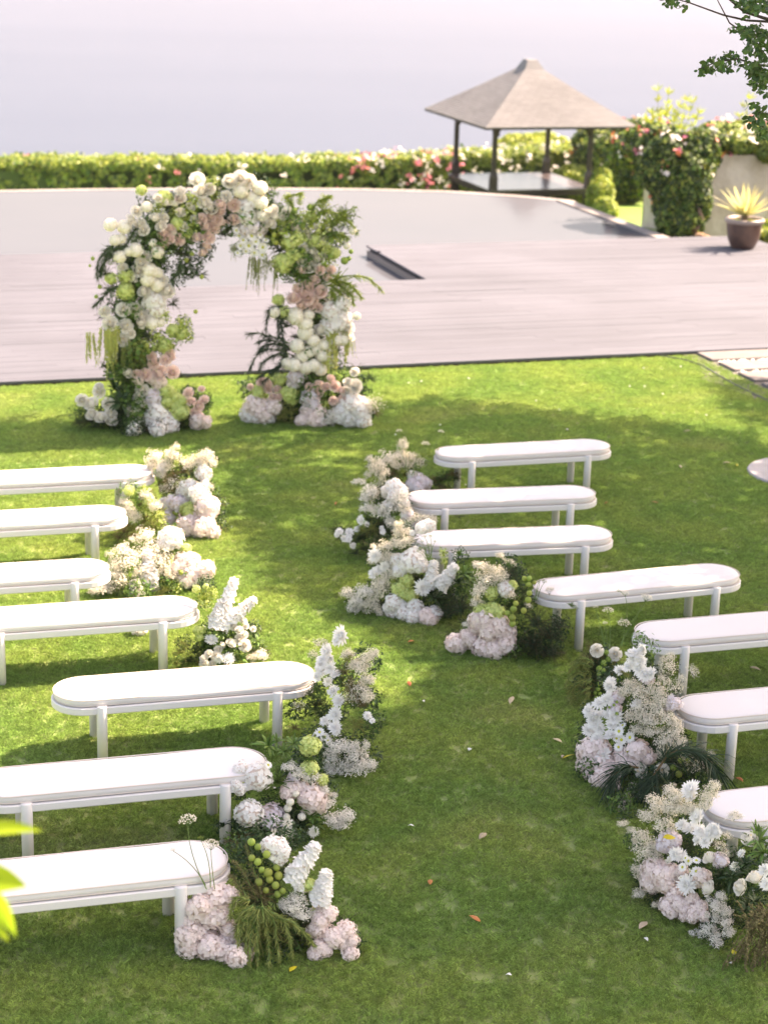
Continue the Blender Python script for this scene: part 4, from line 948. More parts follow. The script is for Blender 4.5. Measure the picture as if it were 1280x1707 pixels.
leg1 = P_('ro', (485, 165, 88), (580, 160, 84), (630, 220, 88), (385, 270, 92), (505, 290, 88), (480, 395, 82), (540, 350, 60), (620, 265, 72), (820, 20, 84), (640, 30, 76), (515, 645, 70), (345, 180, 75), (400, 320, 66)) + P_('bm', (705, 265, 88), (765, 265, 60)) + P_('hw', (720, 90, 120), (740, 165, 95), (680, 110, 80)) \
 + P_('vb', (740, 390, 110), (800, 430, 110), (870, 340, 100), (940, 280, 110), (960, 350, 90), (620, 440, 100), (790, 220, 100)) + P_('gb', (600, 470, 60), (660, 440, 60), (680, 480, 54), (720, 460, 50), (830, 410, 50), (840, 450, 50), (570, 430, 44), (1035, 180, 42), (1000, 380, 34), (920, 260, 34)) + P_('hg', (800, 440, 80), (860, 320, 70), (930, 350, 66)) \
 + P_('rp', (700, 520, 64), (715, 575, 80), (805, 550, 78), (840, 500, 66), (760, 650, 110), (655, 660, 88), (590, 655, 64), (860, 640, 90), (850, 530, 55)) + P_('hy', (760, 715, 90), (710, 690, 70), (600, 690, 66)) \
 + P_('am', (370, 320, 390), (430, 300, 330), (225, 350, 280), (395, 330, 360), (350, 300, 320)) + P_('ao', (520, 400, 260), (600, 440, 200), (640, 470, 160), (480, 450, 180)) \
 + P_('fn', (500, 500, 220), (430, 620, 170, 220), (580, 600, 160), (860, 130, 150, 180), (930, 680, 180, 120), (330, 230, 150, 170), (340, 600, 100, 160)) + P_('lb', (620, 360, 120), (560, 80, 140), (440, 120, 130), (680, 350, 100))
arch.put(fuller(leg1), *C3)
leg2 = P_('rp', (455, 80, 90), (560, 80, 94), (570, 10, 84), (655, 30, 84), (515, 130, 74), (585, 130, 74), (640, 150, 64), (610, 90, 64), (520, 50, 64)) + P_('bm', (470, 215, 118), (545, 270, 98), (570, 205, 74), (545, 340, 100), (605, 400, 84), (480, 440, 92), (680, 435, 84), (625, 460, 84), (570, 485, 84), (520, 520, 84), (675, 515, 88), (405, 575, 84), (460, 585, 88), (545, 605, 88), (605, 590, 88), (660, 620, 84), (310, 185, 74), (780, 395, 84), (835, 395, 80), (935, 215, 50)) \
 + P_('hw', (740, 170, 130), (800, 240, 130), (740, 285, 120), (820, 120, 100)) + P_('ro', (660, 320, 92), (860, 310, 92), (880, 370, 66), (720, 210, 70), (830, 120, 60)) + P_('hg', (370, 185, 90), (790, 300, 66), (340, 90, 66)) \
 + P_('am', (735, 320, 380), (850, 340, 290), (700, 480, 220), (770, 320, 250), (880, 360, 200)) + P_('fn', (400, 300, 170, 200), (470, 380, 130), (560, 680, 180, 120), (790, 500, 150, 200), (590, 250, 120, 200), (400, 480, 170)) + P_('fy', (850, 60, 200, 180)) \
 + P_('lb', (640, 230, 120), (420, 490, 130), (790, 560, 130), (600, 680, 150), (500, 660, 120))
arch.put(fuller(leg2), *C4)
arch.core(40, .13)
def arc_frond(a, org, mag, pts, mat, L=.09, n=120, w_=.004, name='arching_frond', lab=None, off=.05):
    P = [a.hit(org[0]+x/mag, org[1]+y/mag, off) for x, y in pts]; Q = []
    for i in range(len(P)-1):
        p0, p1, p2, p3 = P[max(i-1, 0)], P[i], P[i+1], P[min(i+2, len(P)-1)]
        for t in np.linspace(0, 1, 6)[:-1]: Q.append(.5*((2*p1)+(p2-p0)*t+(2*p0-5*p1+4*p2-p3)*t*t+(3*p1-p0-3*p2+p3)*t**3)-a.o)
    Q.append(P[-1]-a.o); mb = MB(); tube(mb, Q, np.linspace(.006, .002, len(Q)), 4, 1)
    for i in range(n):
        f = rng.random()*(len(Q)-1); k = min(int(f), len(Q)-2); p = np.array(Q[k].lerp(Q[k+1], f-k)); tg = np.array((Q[k+1]-Q[k]).normalized()); d = tg*.9+rng.normal(size=3)*.5; d /= np.linalg.norm(d)
        l_ = L*rng.uniform(.6, 1.2)*(1.1-.6*f/len(Q)); b = frame(d)[0]; mb.add([p-b*w_, p+b*w_, p+d*l_-np.array([0, 0, l_*.25])], [(0, 1, 2)], 0)
    o = link(name, mb.mesh(name, [mat, MT['stem']]), a.root)
    if lab: o['label'] = lab
for q in ([(420, 420), (330, 380), (250, 360), (170, 340), (100, 352)], [(420, 450), (320, 405), (250, 395), (190, 412)], [(430, 460), (320, 425), (240, 435), (195, 480)], [(420, 500), (330, 470), (230, 470), (160, 540), (125, 610)], [(420, 520), (320, 510), (230, 560), (200, 620)], [(380, 140), (300, 150), (262, 200), (245, 330)], [(400, 150), (340, 190), (335, 280), (345, 370)], [(430, 200), (370, 230), (365, 320), (375, 400)], [(430, 540), (340, 590), (290, 650), (220, 720)], [(400, 560), (330, 600), (250, 640), (190, 680)]):
    arc_frond(arch, *C4, q, MT['pn'], .12, 150, .005, lab='dark arching frond')
for q in ([(780, 500), (820, 410), (880, 385), (960, 410), (1080, 362)], [(850, 480), (950, 450), (1040, 470), (1090, 545)], [(880, 580), (960, 560), (1020, 580)], [(940, 860), (1060, 850), (1170, 870), (1270, 965)], [(900, 890), (1000, 900), (1070, 940), (1120, 1010)], [(880, 920), (960, 960), (1000, 1040), (1005, 1110)], [(900, 940), (930, 1010), (920, 1090)], [(760, 420), (800, 330), (850, 310), (900, 285)], [(640, 420), (620, 330), (600, 290), (690, 265)], [(820, 560), (900, 500), (960, 440), (1010, 440)], [(860, 860), (940, 900), (1040, 980), (1060, 1050)]):
    arc_frond(arch, *C2, q, MT['lm'], .10, 150, .007, lab='lime arching frond')
for q in ([(470, 640), (380, 640), (310, 690), (270, 780), (268, 860)], [(450, 700), (350, 710), (300, 790), (290, 850)], [(460, 660), (360, 670), (320, 740), (300, 820)], [(420, 930), (350, 960), (300, 1010), (250, 1060)], [(600, 560), (540, 520), (500, 580), (470, 640)], [(860, 740), (850, 800), (820, 850), (800, 890)]):
    arc_frond(arch, *C1, q, MT['dk'], .12, 150, .005, lab='dark arching frond')
G2 = 'flower clusters at the feet of the arch'
def arr(name, label, bl, br, items, tilt=68, n=26, cs=.11, kinds=('lb', 'lb', 'lg', 'fn'), group='flower arrangements at the bench ends', cat='flower arrangement'):
    a = Arr(name, label, cat, group, bl, br, radians(tilt))
    for it in items: a.put(fuller(it[0], 1.1) if group == G2 else it[0], it[1], it[2])
    a.core(int(n*1.7), cs, kinds); return a
FA = 'floral_arrangement'; G2 = 'flower clusters at the feet of the arch'
arr(FA, 'big flower cluster around the left foot of the arch, white hydrangeas in front', (125, 722), (350, 722), [(
   P_('ro', (170, 855, 88), (240, 880, 104), (300, 790, 92), (370, 880, 88), (245, 965, 86), (315, 985, 90), (390, 960, 86), (395, 1010, 86), (630, 775, 94), (605, 835, 84), (545, 945, 80), (590, 945, 70), (645, 890, 54), (300, 750, 60))
   + P_('hl', (710, 835, 120)) + P_('hw', (735, 960, 140), (800, 1010, 130), (600, 1030, 100), (670, 1100, 100), (570, 1130, 95), (840, 1090, 110), (750, 1130, 110), (780, 1065, 90), (700, 1010, 110), (720, 910, 90))
   + P_('hg', (820, 790, 96), (820, 865, 90), (880, 840, 86), (930, 860, 76), (920, 940, 110), (890, 900, 70)) + P_('rp', (980, 800, 84), (1080, 770, 54), (1000, 865, 74), (1060, 900, 90), (1100, 850, 74), (1025, 945, 68), (1060, 980, 80))
   + P_('hy', (1060, 1000, 96), (1110, 1020, 84), (1040, 1035, 80)) + P_('fn', (230, 1060, 300, 170), (330, 1070, 200, 170), (440, 1050, 180, 200), (960, 1000, 240, 180), (900, 1060, 150, 130), (150, 1060, 150, 140)) + P_('fl', (160, 950, 170, 90)) + P_('lb', (450, 950, 150, 200), (950, 1040, 160), (1050, 1080, 120), (480, 1080, 160), (860, 900, 120))
   + P_('ld', (470, 880, 260), (430, 780, 220), (480, 1010, 200)), *C3)], 80, 36, .14, group=G2)
arr(FA, 'big flower cluster around the right foot of the arch, pink roses among hydrangeas', (410, 706), (620, 716), [(
   P_('hy', (170, 900, 150), (220, 960, 130), (300, 910, 120)) + P_('hw', (120, 960, 115), (250, 1000, 105), (170, 1010, 95)) + P_('rp', (240, 730, 110), (210, 720, 76), (330, 770, 64), (295, 830, 64), (345, 830, 58), (125, 755, 52), (260, 770, 70))
   + P_('hg', (190, 790, 90), (430, 810, 110), (440, 850, 84), (350, 700, 80), (380, 790, 70)) + P_('hl', (470, 680, 105), (450, 730, 84), (580, 830, 115), (600, 880, 94), (520, 650, 80)) + P_('vb', (700, 900, 90), (350, 900, 80)) + P_('gw', (760, 960, 120, 100), (700, 1010, 120, 80)) + P_('hy', (560, 940, 94), (640, 950, 115), (600, 1020, 120), (520, 1030, 92), (660, 1020, 84), (500, 1030, 60))
   + P_('rp', (570, 755, 68), (640, 740, 84), (640, 800, 88), (705, 750, 64), (740, 690, 68), (770, 750, 84), (815, 780, 64), (755, 860, 68), (825, 845, 74), (680, 780, 64)) + P_('ro', (920, 640, 66), (930, 740, 94), (870, 720, 72), (860, 790, 84), (930, 770, 66))
   + P_('hw', (830, 940, 115), (900, 890, 150), (880, 990, 130), (960, 940, 130), (980, 1000, 115), (880, 1040, 95), (800, 980, 105), (970, 890, 110)) + P_('gs', (1060, 900, 150, 160)) + P_('fb', (1070, 960, 150, 120))
   + P_('fo', (430, 960, 200, 200), (370, 1010, 150, 140)) + P_('fn', (400, 900, 200, 200), (720, 960, 160), (720, 1040, 200, 90), (340, 950, 130), (480, 900, 130)) + P_('lb', (700, 900, 130), (720, 990, 130), (330, 880, 110), (560, 700, 130)) + P_('fl', (1040, 700, 200, 80)), *C4)], 80, 36, .14, group=G2)

arch.put(P_('ro', (585, 400, 70), (620, 470, 66), (560, 520, 70), (660, 530, 72), (740, 570, 70), (790, 500, 64), (620, 620, 70), (710, 650, 74), (830, 600, 70), (880, 520, 60), (770, 680, 76), (480, 480, 80), (500, 380, 70), (860, 700, 66)) + P_('hg', (560, 450, 100), (670, 580, 110), (760, 430, 80), (860, 660, 80), (840, 560, 80)), *C2)
arch.put(P_('ro', (860, 400, 76), (930, 360, 70), (880, 500, 76), (960, 450, 66), (760, 330, 76), (700, 300, 70), (800, 540, 76), (520, 870, 76), (450, 800, 76), (740, 880, 70)), *C1)
# ================================================================== ARRANGEMENTS AT THE BENCH ENDS
K = ((150, 730), 5.12)
arr(FA, 'tall airy baby\'s breath and white hydrangeas at the left bench nearest the arch', (262, 880), (368, 905), [(
   P_('gy', (560, 170, 150, 130), (700, 150, 140, 120), (640, 230, 130, 110), (980, 150, 140, 100), (1040, 210, 90, 90), (600, 310, 100, 90), (820, 220, 130, 100), (740, 80, 60, 70), (540, 250, 110, 110), (960, 220, 130, 90), (900, 190, 100)) + P_('fb', (730, 360, 230, 200), (800, 300, 200, 150), (680, 440, 180, 150), (640, 380, 150)) + P_('gs', (730, 400, 170), (640, 440, 130), (1030, 420, 80, 90))
   + P_('hw', (970, 300, 130), (860, 430, 150), (930, 480, 160), (780, 460, 80), (980, 390, 70), (620, 255, 80), (640, 570, 120)) + P_('hy', (1000, 590, 190), (1010, 650, 130), (980, 790, 190), (1045, 810, 120), (830, 830, 160), (870, 710, 140), (930, 810, 130), (970, 720, 120), (770, 860, 90))
   + P_('hl', (740, 560, 150), (680, 680, 150), (650, 720, 110), (800, 540, 100)) + P_('hg', (850, 620, 140), (800, 600, 80)) + P_('gb', (740, 650, 46), (750, 690, 46), (720, 640, 40)) + P_('vb', (820, 170, 60), (740, 210, 60), (910, 160, 50)) + P_('fn', (1110, 570, 110, 90), (1130, 770, 120, 50), (820, 700, 150), (900, 560, 130)), *K)], 62, 22, .11)
arr(FA, 'yellow green filler and baby\'s breath between the first and second left benches', (190, 905), (275, 915), [(
   P_('gy', (300, 560, 120, 90), (330, 640, 140, 110), (480, 500, 110, 110), (100, 670, 190, 70), (400, 680, 110), (560, 590, 110)) + P_('vb', (540, 680, 130, 110), (600, 740, 110), (470, 620, 110), (460, 430, 80), (600, 660, 90)) + P_('hg', (500, 540, 90), (330, 450, 80)) + P_('fb', (300, 800, 230, 140), (180, 790, 170, 120), (380, 850, 160), (250, 900, 160, 110)) + P_('fo', (360, 790, 140, 180), (520, 740, 170, 150)), *K)], 75, 10, .10, ('fb', 'lg', 'fo'))
arr(FA, 'cloud of cream baby\'s breath with two white flower spikes, third left bench', (160, 1000), (352, 985), [(
   P_('gy', (480, 840, 170, 140), (280, 960, 150, 110), (300, 1060, 200, 170), (420, 1020, 170, 160), (600, 1030, 170, 160), (640, 1130, 130, 130), (520, 960, 150), (150, 1290, 200, 110), (70, 1300, 140, 90), (240, 1190, 170, 140), (210, 1100, 110), (360, 870, 60, 50), (700, 1190, 120, 90), (440, 1150, 150)) + P_('gs', (220, 1240, 190), (180, 1000, 110))
   + P_('hw', (690, 850, 180), (650, 900, 130), (740, 900, 90), (560, 1280, 80)) + [('st', 510, 1250, 490, 960, 150), ('st', 420, 1400, 380, 1220, 140), ('st', 540, 1290, 560, 1120, 90)] + P_('hg', (820, 940, 80), (690, 1020, 60), (680, 1060, 60)) + P_('vb', (800, 980, 90), (680, 1260, 200, 140), (760, 1260, 90), (620, 1320, 110), (740, 1340, 110))
   + P_('hy', (810, 1060, 180), (850, 1170, 200), (980, 1130, 165), (880, 1050, 130), (820, 1225, 120), (750, 1110, 120)) + P_('gb', (780, 1150, 50), (760, 1130, 44), (820, 1160, 40)) + P_('fo', (640, 1320, 200, 100)), *K), (P_('hw', (485, 1160, 150)), (150, 860), 5.818)], 62, 22, .11, ('lg', 'fo', 'lg'))
K = ((270, 950), 6.4)
arr(FA, 'arrangement with three long white flower spikes pointing up beside the fourth left bench', (290, 1128), (450, 1122), [(
   [('st', 590, 640, 770, 110, 175), ('st', 640, 620, 990, 310, 160), ('st', 560, 620, 640, 330, 170)] + P_('hw', (620, 520, 190)) + P_('vb', (470, 330, 150, 200), (400, 300, 110, 160), (540, 220, 110, 90), (560, 270, 100), (450, 430, 110)) + P_('fy', (440, 320, 260, 300)) + P_('hg', (390, 650, 80, 130), (400, 720, 70), (370, 205, 80), (470, 175, 55))
   + P_('ro', (760, 600, 90), (825, 640, 100), (870, 540, 90), (900, 600, 66), (975, 630, 66), (830, 740, 110), (740, 780, 110), (880, 800, 130), (910, 840, 100), (650, 800, 70), (500, 890, 90), (600, 850, 90), (580, 920, 110), (450, 940, 90), (450, 1000, 100), (540, 1000, 80), (880, 690, 90)) + P_('mu', (530, 745, 140), (715, 945, 140), (610, 950, 110), (440, 990, 100))
   + P_('lf', (620, 680, 230), (1020, 770, 200), (850, 950, 220), (980, 800, 160)) + P_('ld', (700, 840, 200)) + P_('gy', (1040, 920, 170, 120), (960, 940, 130, 80)) + P_('fl', (210, 660, 180, 150), (470, 580, 150), (290, 560, 130)) + P_('fo', (210, 890, 260, 230), (160, 1010, 160), (230, 800, 170)) + P_('fn', (350, 880, 220, 200), (300, 980, 200)) + P_('lb', (420, 840, 180), (640, 900, 200), (500, 760, 130)), *K)], 66, 20, .10)
K = ((440, 1040), 5.818)
arr(FA, 'tall arrangement of white chrysanthemums and wispy sprays at the complete left bench', (470, 1268), (622, 1312), [(
   P_('mu', (750, 115, 200), (700, 165, 110), (610, 265, 170), (640, 330, 115), (550, 390, 120), (560, 440, 150), (640, 430, 135), (690, 490, 120), (520, 510, 100), (670, 650, 140), (720, 740, 130), (710, 770, 80), (690, 880, 170), (590, 940, 110), (685, 1000, 140), (700, 1040, 100), (1005, 890, 95), (1050, 940, 64), (560, 350, 110)) + P_('mc', (620, 560, 110))
   + P_('gy', (1060, 290, 130, 110), (820, 300, 150, 110), (930, 430, 170, 150), (1020, 550, 140, 130), (1000, 340, 150, 120), (1010, 720, 130, 130), (880, 400, 130)) + P_('gs', (560, 190, 160, 130), (480, 300, 120), (900, 620, 210), (850, 720, 190), (960, 640, 180), (340, 800, 130)) + P_('fb', (850, 650, 260, 330), (900, 760, 220, 230), (780, 480, 170, 230), (960, 800, 170), (300, 1020, 240, 110)) + P_('fo', (880, 1000, 220, 230), (940, 960, 150), (340, 830, 160, 220), (820, 360, 150, 200))
   + P_('gw', (600, 1150, 150, 120), (740, 1200, 230, 170), (900, 1290, 210, 190), (660, 1290, 180, 160), (770, 1400, 220, 160), (950, 1410, 190, 140), (690, 1490, 150, 110), (990, 1180, 70, 110), (1040, 1370, 110, 110), (620, 1380, 110), (850, 1200, 150, 130)) + P_('da', (540, 1050, 100), (590, 1095, 90), (500, 1080, 80), (620, 1130, 70))
   + P_('fn', (500, 800, 220, 320), (560, 900, 200, 200), (520, 650, 200), (450, 700, 150)) + P_('fl', (560, 690, 170, 120), (500, 640, 130)) + P_('lb', (700, 1100, 200), (740, 1330, 260, 160), (620, 1250, 160), (860, 1420, 230, 110), (560, 820, 160)), *K)], 72, 22, .10)
K = ((360, 1200), 4.923)
arr(FA, 'white hydrangeas, ivory ball blooms and striped leaf tufts at the sixth left bench', (362, 1420), (592, 1392), [(
   P_('lf', (430, 210, 250), (560, 260, 190), (640, 200, 210), (780, 330, 130), (500, 180, 180), (700, 740, 160), (800, 860, 250), (740, 970, 210), (780, 800, 200)) + P_('ld', (70, 880, 240), (620, 790, 170), (700, 880, 220), (170, 910, 190)) + P_('hw', (330, 465, 205), (205, 400, 120), (200, 570, 100), (165, 530, 90), (265, 765, 200)) + P_('hl', (455, 805, 200), (640, 480, 90)) + P_('hg', (200, 500, 80), (225, 540, 60), (770, 215, 155), (770, 400, 130), (875, 490, 90))
   + P_('hy', (620, 570, 150), (700, 560, 120), (790, 640, 200), (840, 600, 130), (760, 720, 120), (850, 700, 130), (580, 600, 100), (720, 640, 110)) + P_('bm', (655, 605, 62), (610, 675, 70), (590, 725, 66), (580, 795, 62), (705, 795, 68)) + P_('mc', (590, 850, 100), (590, 925, 150), (480, 950, 120), (560, 1000, 100), (620, 1040, 100), (800, 920, 100)) + P_('da', (430, 370, 70))
   + P_('gw', (680, 440, 150, 90), (780, 470, 150, 120), (900, 690, 140, 120), (970, 820, 190, 120), (1070, 790, 130, 140), (960, 620, 60, 60), (880, 580, 110, 90), (600, 380, 110, 80), (1020, 860, 160, 90)) + P_('cy', (500, 520, 260, 240), (620, 430, 220, 150), (460, 330, 130, 230), (420, 590, 230, 150), (560, 390, 190), (740, 330, 190, 80)) + P_('fn', (350, 900, 330, 200), (230, 960, 250, 170), (450, 950, 200)) + P_('fb', (230, 1020, 250, 200), (120, 1000, 200, 140), (140, 1100, 200, 160)) + P_('lb', (420, 1040, 200), (560, 1080, 200), (330, 1020, 200), (680, 1060, 160), (500, 680, 200), (640, 900, 200), (400, 720, 170), (700, 1000, 160)), *K)], 78, 20, .10)
K = ((220, 1220), 3.048)
lfa = arr(FA, 'nearest left arrangement, blush hydrangeas, lime balloon pods and feathery green fern', (295, 1600), (600, 1600), [(
   P_('hy', (350, 880, 140), (440, 850, 140), (490, 830, 90), (400, 930, 150), (310, 920, 110), (440, 940, 110), (290, 1030, 130), (300, 1110, 110), (340, 1010, 90), (400, 1080, 130), (450, 1110, 120), (490, 1060, 100), (380, 1130, 80), (490, 1000, 80), (530, 1185, 110), (570, 1165, 85), (500, 1180, 70), (290, 960, 70))
   + P_('hw', (735, 590, 110), (700, 575, 80), (770, 610, 70), (750, 640, 70)) + [('st', 810, 760, 940, 570, 115), ('st', 860, 800, 800, 690, 70), ('st', 960, 880, 990, 705, 105), ('st', 930, 850, 960, 760, 80)] + P_('hy', (1000, 920, 80), (940, 1000, 90), (960, 960, 80), (1030, 1040, 100), (1090, 1010, 90), (1120, 1060, 64), (1110, 1130, 76), (1000, 1060, 64), (960, 1100, 90), (930, 1130, 76), (985, 1110, 60), (1080, 1080, 64), (880, 780, 60), (950, 930, 80))
   + P_('gb', (608, 560, 50), (640, 585, 44), (610, 640, 44), (640, 660, 48), (685, 622, 50), (692, 715, 58), (735, 690, 44), (745, 730, 52), (645, 762, 50), (730, 780, 48), (740, 825, 44), (766, 808, 42), (700, 750, 46), (682, 805, 38), (660, 700, 40)) + P_('gw', (840, 880, 120, 100), (780, 890, 60, 70), (870, 930, 100, 60)) + P_('hg', (900, 775, 56, 70), (940, 920, 56), (455, 865, 26), (820, 740, 50))
   + P_('fl', (650, 1040, 230, 290), (600, 980, 190, 200), (700, 1120, 190, 150)) + P_('fo', (640, 1080, 220, 260), (560, 1000, 120, 170), (700, 1020, 170, 220)) + P_('fb', (590, 760, 200, 220), (540, 700, 150, 180), (650, 840, 200)) + P_('fn', (820, 1060, 230, 200), (740, 940, 240, 190), (660, 860, 220, 180), (860, 990, 190), (760, 1120, 230, 130), (590, 870, 160), (800, 700, 120))
   + P_('lb', (620, 560, 170), (700, 500, 170), (540, 600, 140), (800, 540, 140), (560, 680, 140), (640, 640, 140), (800, 960, 190), (700, 1000, 200), (850, 1100, 170, 110), (480, 1140, 120), (360, 1060, 110), (740, 1160, 170, 70), (870, 860, 120)) + [('qa', 380, 800, 285, 450, 84), ('qa', 422, 800, 402, 575, 76), ('qa', 375, 780, 210, 598, 30), ('ql', 400, 790, 350, 540, 30)], *K)], 70, 26, .085)
K = ((550, 710), 5.12)
arr(FA, 'airy baby\'s breath mound with thin lime stems at the right bench nearest the deck', (605, 850), (790, 825), [(
   P_('gy', (500, 290, 190, 140), (400, 350, 150, 140), (620, 170, 80, 120), (600, 260, 130, 110), (340, 290, 80, 70), (450, 400, 150, 100), (560, 340, 110, 100), (650, 310, 100, 150), (320, 420, 60), (700, 280, 90)) + P_('gs', (400, 540, 150, 160), (450, 480, 140, 120), (740, 320, 150, 170)) + P_('hl', (750, 480, 150), (810, 490, 110), (700, 500, 110), (740, 530, 110)) + P_('hw', (700, 420, 80)) + P_('vb', (620, 380, 80, 60))
   + P_('fn', (510, 440, 180, 140), (980, 460, 190, 190), (1080, 450, 170, 170), (900, 510, 120, 90), (420, 560, 150)) + P_('fb', (1040, 420, 150, 130), (960, 530, 220, 60), (540, 420, 120)) + [('ql', 700, 420, 740, 270, 40), ('ql', 720, 420, 790, 250, 50), ('ql', 760, 440, 850, 255, 50), ('ql', 800, 440, 860, 260, 46), ('ql', 820, 440, 920, 200, 30), ('ql', 690, 420, 690, 300, 40), ('ql', 640, 380, 640, 200, 40), ('ql', 700, 430, 770, 180, 40), ('qa', 640, 300, 590, 45, 50), ('qa', 860, 380, 945, 50, 46), ('qa', 790, 400, 815, 155, 64), ('ql', 960, 380, 1060, 200, 24), ('ql', 740, 430, 815, 120, 20)], *K)], 62, 16, .11, ('fn', 'fb', 'lg'))
arr(FA, 'dark trailing fern with small white blooms beside the second right bench', (575, 935), (700, 950), [(
   P_('gw', (330, 570, 130, 130), (290, 620, 90), (330, 710, 140, 100), (430, 750, 150, 110), (520, 700, 170, 140), (570, 620, 150, 130), (600, 880, 110, 130), (520, 830, 110, 90), (480, 560, 90, 80), (660, 830, 110, 60), (240, 480, 100, 60)) + P_('gy', (740, 790, 170, 90), (850, 800, 130, 80), (640, 720, 120, 110)) + P_('gs', (380, 600, 130, 150))
   + P_('hw', (550, 520, 130), (600, 560, 120), (540, 600, 110), (500, 680, 90), (640, 660, 80), (460, 540, 50), (470, 590, 50), (650, 760, 90), (710, 890, 110), (620, 580, 80)) + P_('hl', (780, 870, 130), (840, 880, 120), (680, 750, 70)) + P_('mu', (265, 805, 90), (315, 840, 56), (80, 905, 84), (120, 960, 64), (165, 910, 90), (160, 970, 74), (195, 1020, 64), (230, 880, 60), (450, 905, 56), (60, 930, 50), (440, 870, 44))
   + P_('fn', (330, 900, 240, 190), (280, 1060, 230, 190), (220, 1140, 200, 110), (400, 960, 200, 180), (420, 840, 180), (250, 960, 170), (1100, 780, 150, 50)) + P_('fo', (360, 880, 200, 150), (270, 900, 150)) + P_('lb', (400, 1040, 150), (480, 900, 150), (340, 980, 150)), *K)], 64, 20, .11, ('fn', 'lb', 'fn'))
K = ((560, 860), 5.333)
arr(FA, 'white hydrangeas with a lime hydrangea in the middle at the third right bench', (575, 1022), (785, 1050), [(
   P_('hw', (690, 400, 210), (640, 430, 150), (745, 440, 140), (540, 400, 130), (560, 490, 120), (600, 450, 110), (820, 90, 110), (770, 110, 110)) + P_('mu', (345, 350, 135), (340, 510, 120), (380, 480, 100), (430, 450, 100), (770, 640, 160), (810, 620, 110), (680, 150, 60)) + [('st', 835, 640, 870, 400, 125), ('st', 920, 640, 1060, 440, 140), ('st', 960, 640, 900, 540, 110)]
   + P_('hg', (625, 580, 130), (560, 650, 120), (600, 690, 120), (665, 710, 120)) + P_('hw', (520, 770, 160), (500, 860, 110), (700, 810, 140), (600, 885, 140), (700, 930, 130), (870, 870, 130), (680, 960, 110), (780, 890, 100), (460, 820, 90), (590, 790, 90), (580, 830, 90)) + P_('hy', (800, 965, 150), (840, 980, 110))
   + P_('gy', (450, 270, 170, 90), (580, 250, 170, 120), (350, 400, 110, 90), (440, 370, 150, 120), (560, 150, 100, 120), (630, 150, 100, 100), (640, 220, 150, 100), (330, 275, 60, 50), (560, 80, 80, 90)) + P_('gw', (250, 680, 180, 130), (180, 760, 160, 150), (160, 830, 120, 80), (90, 690, 80, 110), (230, 800, 110)) + P_('gy', (350, 680, 170, 160), (400, 580, 160, 150), (380, 860, 80, 90), (300, 800, 150, 110), (470, 520, 110)) + P_('gs', (420, 640, 170), (320, 760, 160), (450, 460, 130))
   + P_('ld', (870, 740, 280), (840, 700, 220), (1080, 600, 230)) + P_('lf', (1130, 520, 240), (1160, 560, 200), (1100, 350, 150, 150)) + P_('pn', (1110, 860, 320, 330), (1000, 880, 230, 230)) + P_('fn', (960, 760, 260), (730, 560, 170)) + P_('vb', (950, 330, 80, 110), (960, 400, 60, 80)) + P_('lb', (980, 680, 260), (1010, 800, 240), (720, 600, 170), (760, 760, 150), (1080, 700, 200), (930, 880, 180))
   + [('ql', 830, 390, 790, 185, 34), ('ql', 835, 390, 838, 182, 36), ('ql', 825, 390, 765, 230, 30), ('ql', 850, 390, 878, 228, 26), ('ql', 830, 390, 825, 262, 40), ('ql', 810, 390, 750, 290, 42), ('ql', 820, 390, 795, 290, 42), ('ql', 800, 400, 730, 312, 34), ('ql', 830, 400, 815, 350, 26)], *K)], 70, 22, .10)
K = ((730, 910), 5.333)
arr(FA, 'blush hydrangea pile, lime pods and very dark pine foliage at the fourth right bench', (742, 1088), (950, 1112), [(
   P_('hy', (430, 680, 220), (350, 670, 150), (540, 710, 190), (620, 760, 130), (450, 770, 170), (150, 865, 165), (125, 850, 90), (180, 900, 130), (280, 840, 140), (250, 800, 110), (400, 910, 170), (500, 950, 165), (600, 880, 170), (560, 880, 120), (380, 960, 110), (440, 990, 100), (650, 830, 80), (330, 740, 110)) + P_('hg', (475, 410, 120), (660, 345, 80), (380, 570, 110), (480, 570, 140), (530, 590, 120), (500, 610, 90)) + P_('hw', (600, 385, 140))
   + P_('gb', (765, 290, 56), (810, 290, 56), (855, 325, 46), (805, 342, 56), (810, 420, 62), (800, 480, 72), (690, 512, 62), (670, 562, 76), (615, 597, 62), (660, 640, 80), (660, 692, 76), (760, 575, 66)) + P_('gy', (400, 190, 150, 100), (430, 290, 200, 160), (380, 400, 170, 130), (340, 500, 120, 80), (560, 280, 150, 120), (550, 90, 80, 70), (520, 220, 130, 100)) + P_('gw', (250, 700, 70, 60), (340, 170, 80, 60)) + P_('gs', (640, 150, 110, 90), (800, 530, 90, 70), (990, 390, 90, 80), (640, 440, 110))
   + [('ql', 850, 470, 900, 288, 38), ('ql', 880, 480, 942, 318, 44), ('ql', 870, 480, 892, 320, 26)] + P_('pn', (880, 700, 330, 300), (1000, 830, 330, 300), (850, 880, 280, 280), (1060, 720, 260, 220), (650, 260, 110, 230), (1010, 960, 270, 200)) + P_('fn', (700, 1010, 270, 170), (880, 1020, 300, 150), (1020, 980, 240, 180), (740, 600, 170, 260), (760, 420, 110, 200), (720, 900, 170)) + P_('fl', (1180, 540, 210, 90), (620, 170, 130, 110), (470, 350, 170, 200))
   + P_('lb', (860, 800, 280), (960, 930, 300), (750, 800, 220), (800, 960, 240), (900, 650, 230), (700, 700, 160), (500, 500, 170), (460, 840, 160)), *K)], 74, 24, .10)
K = ((930, 980), 5.12)
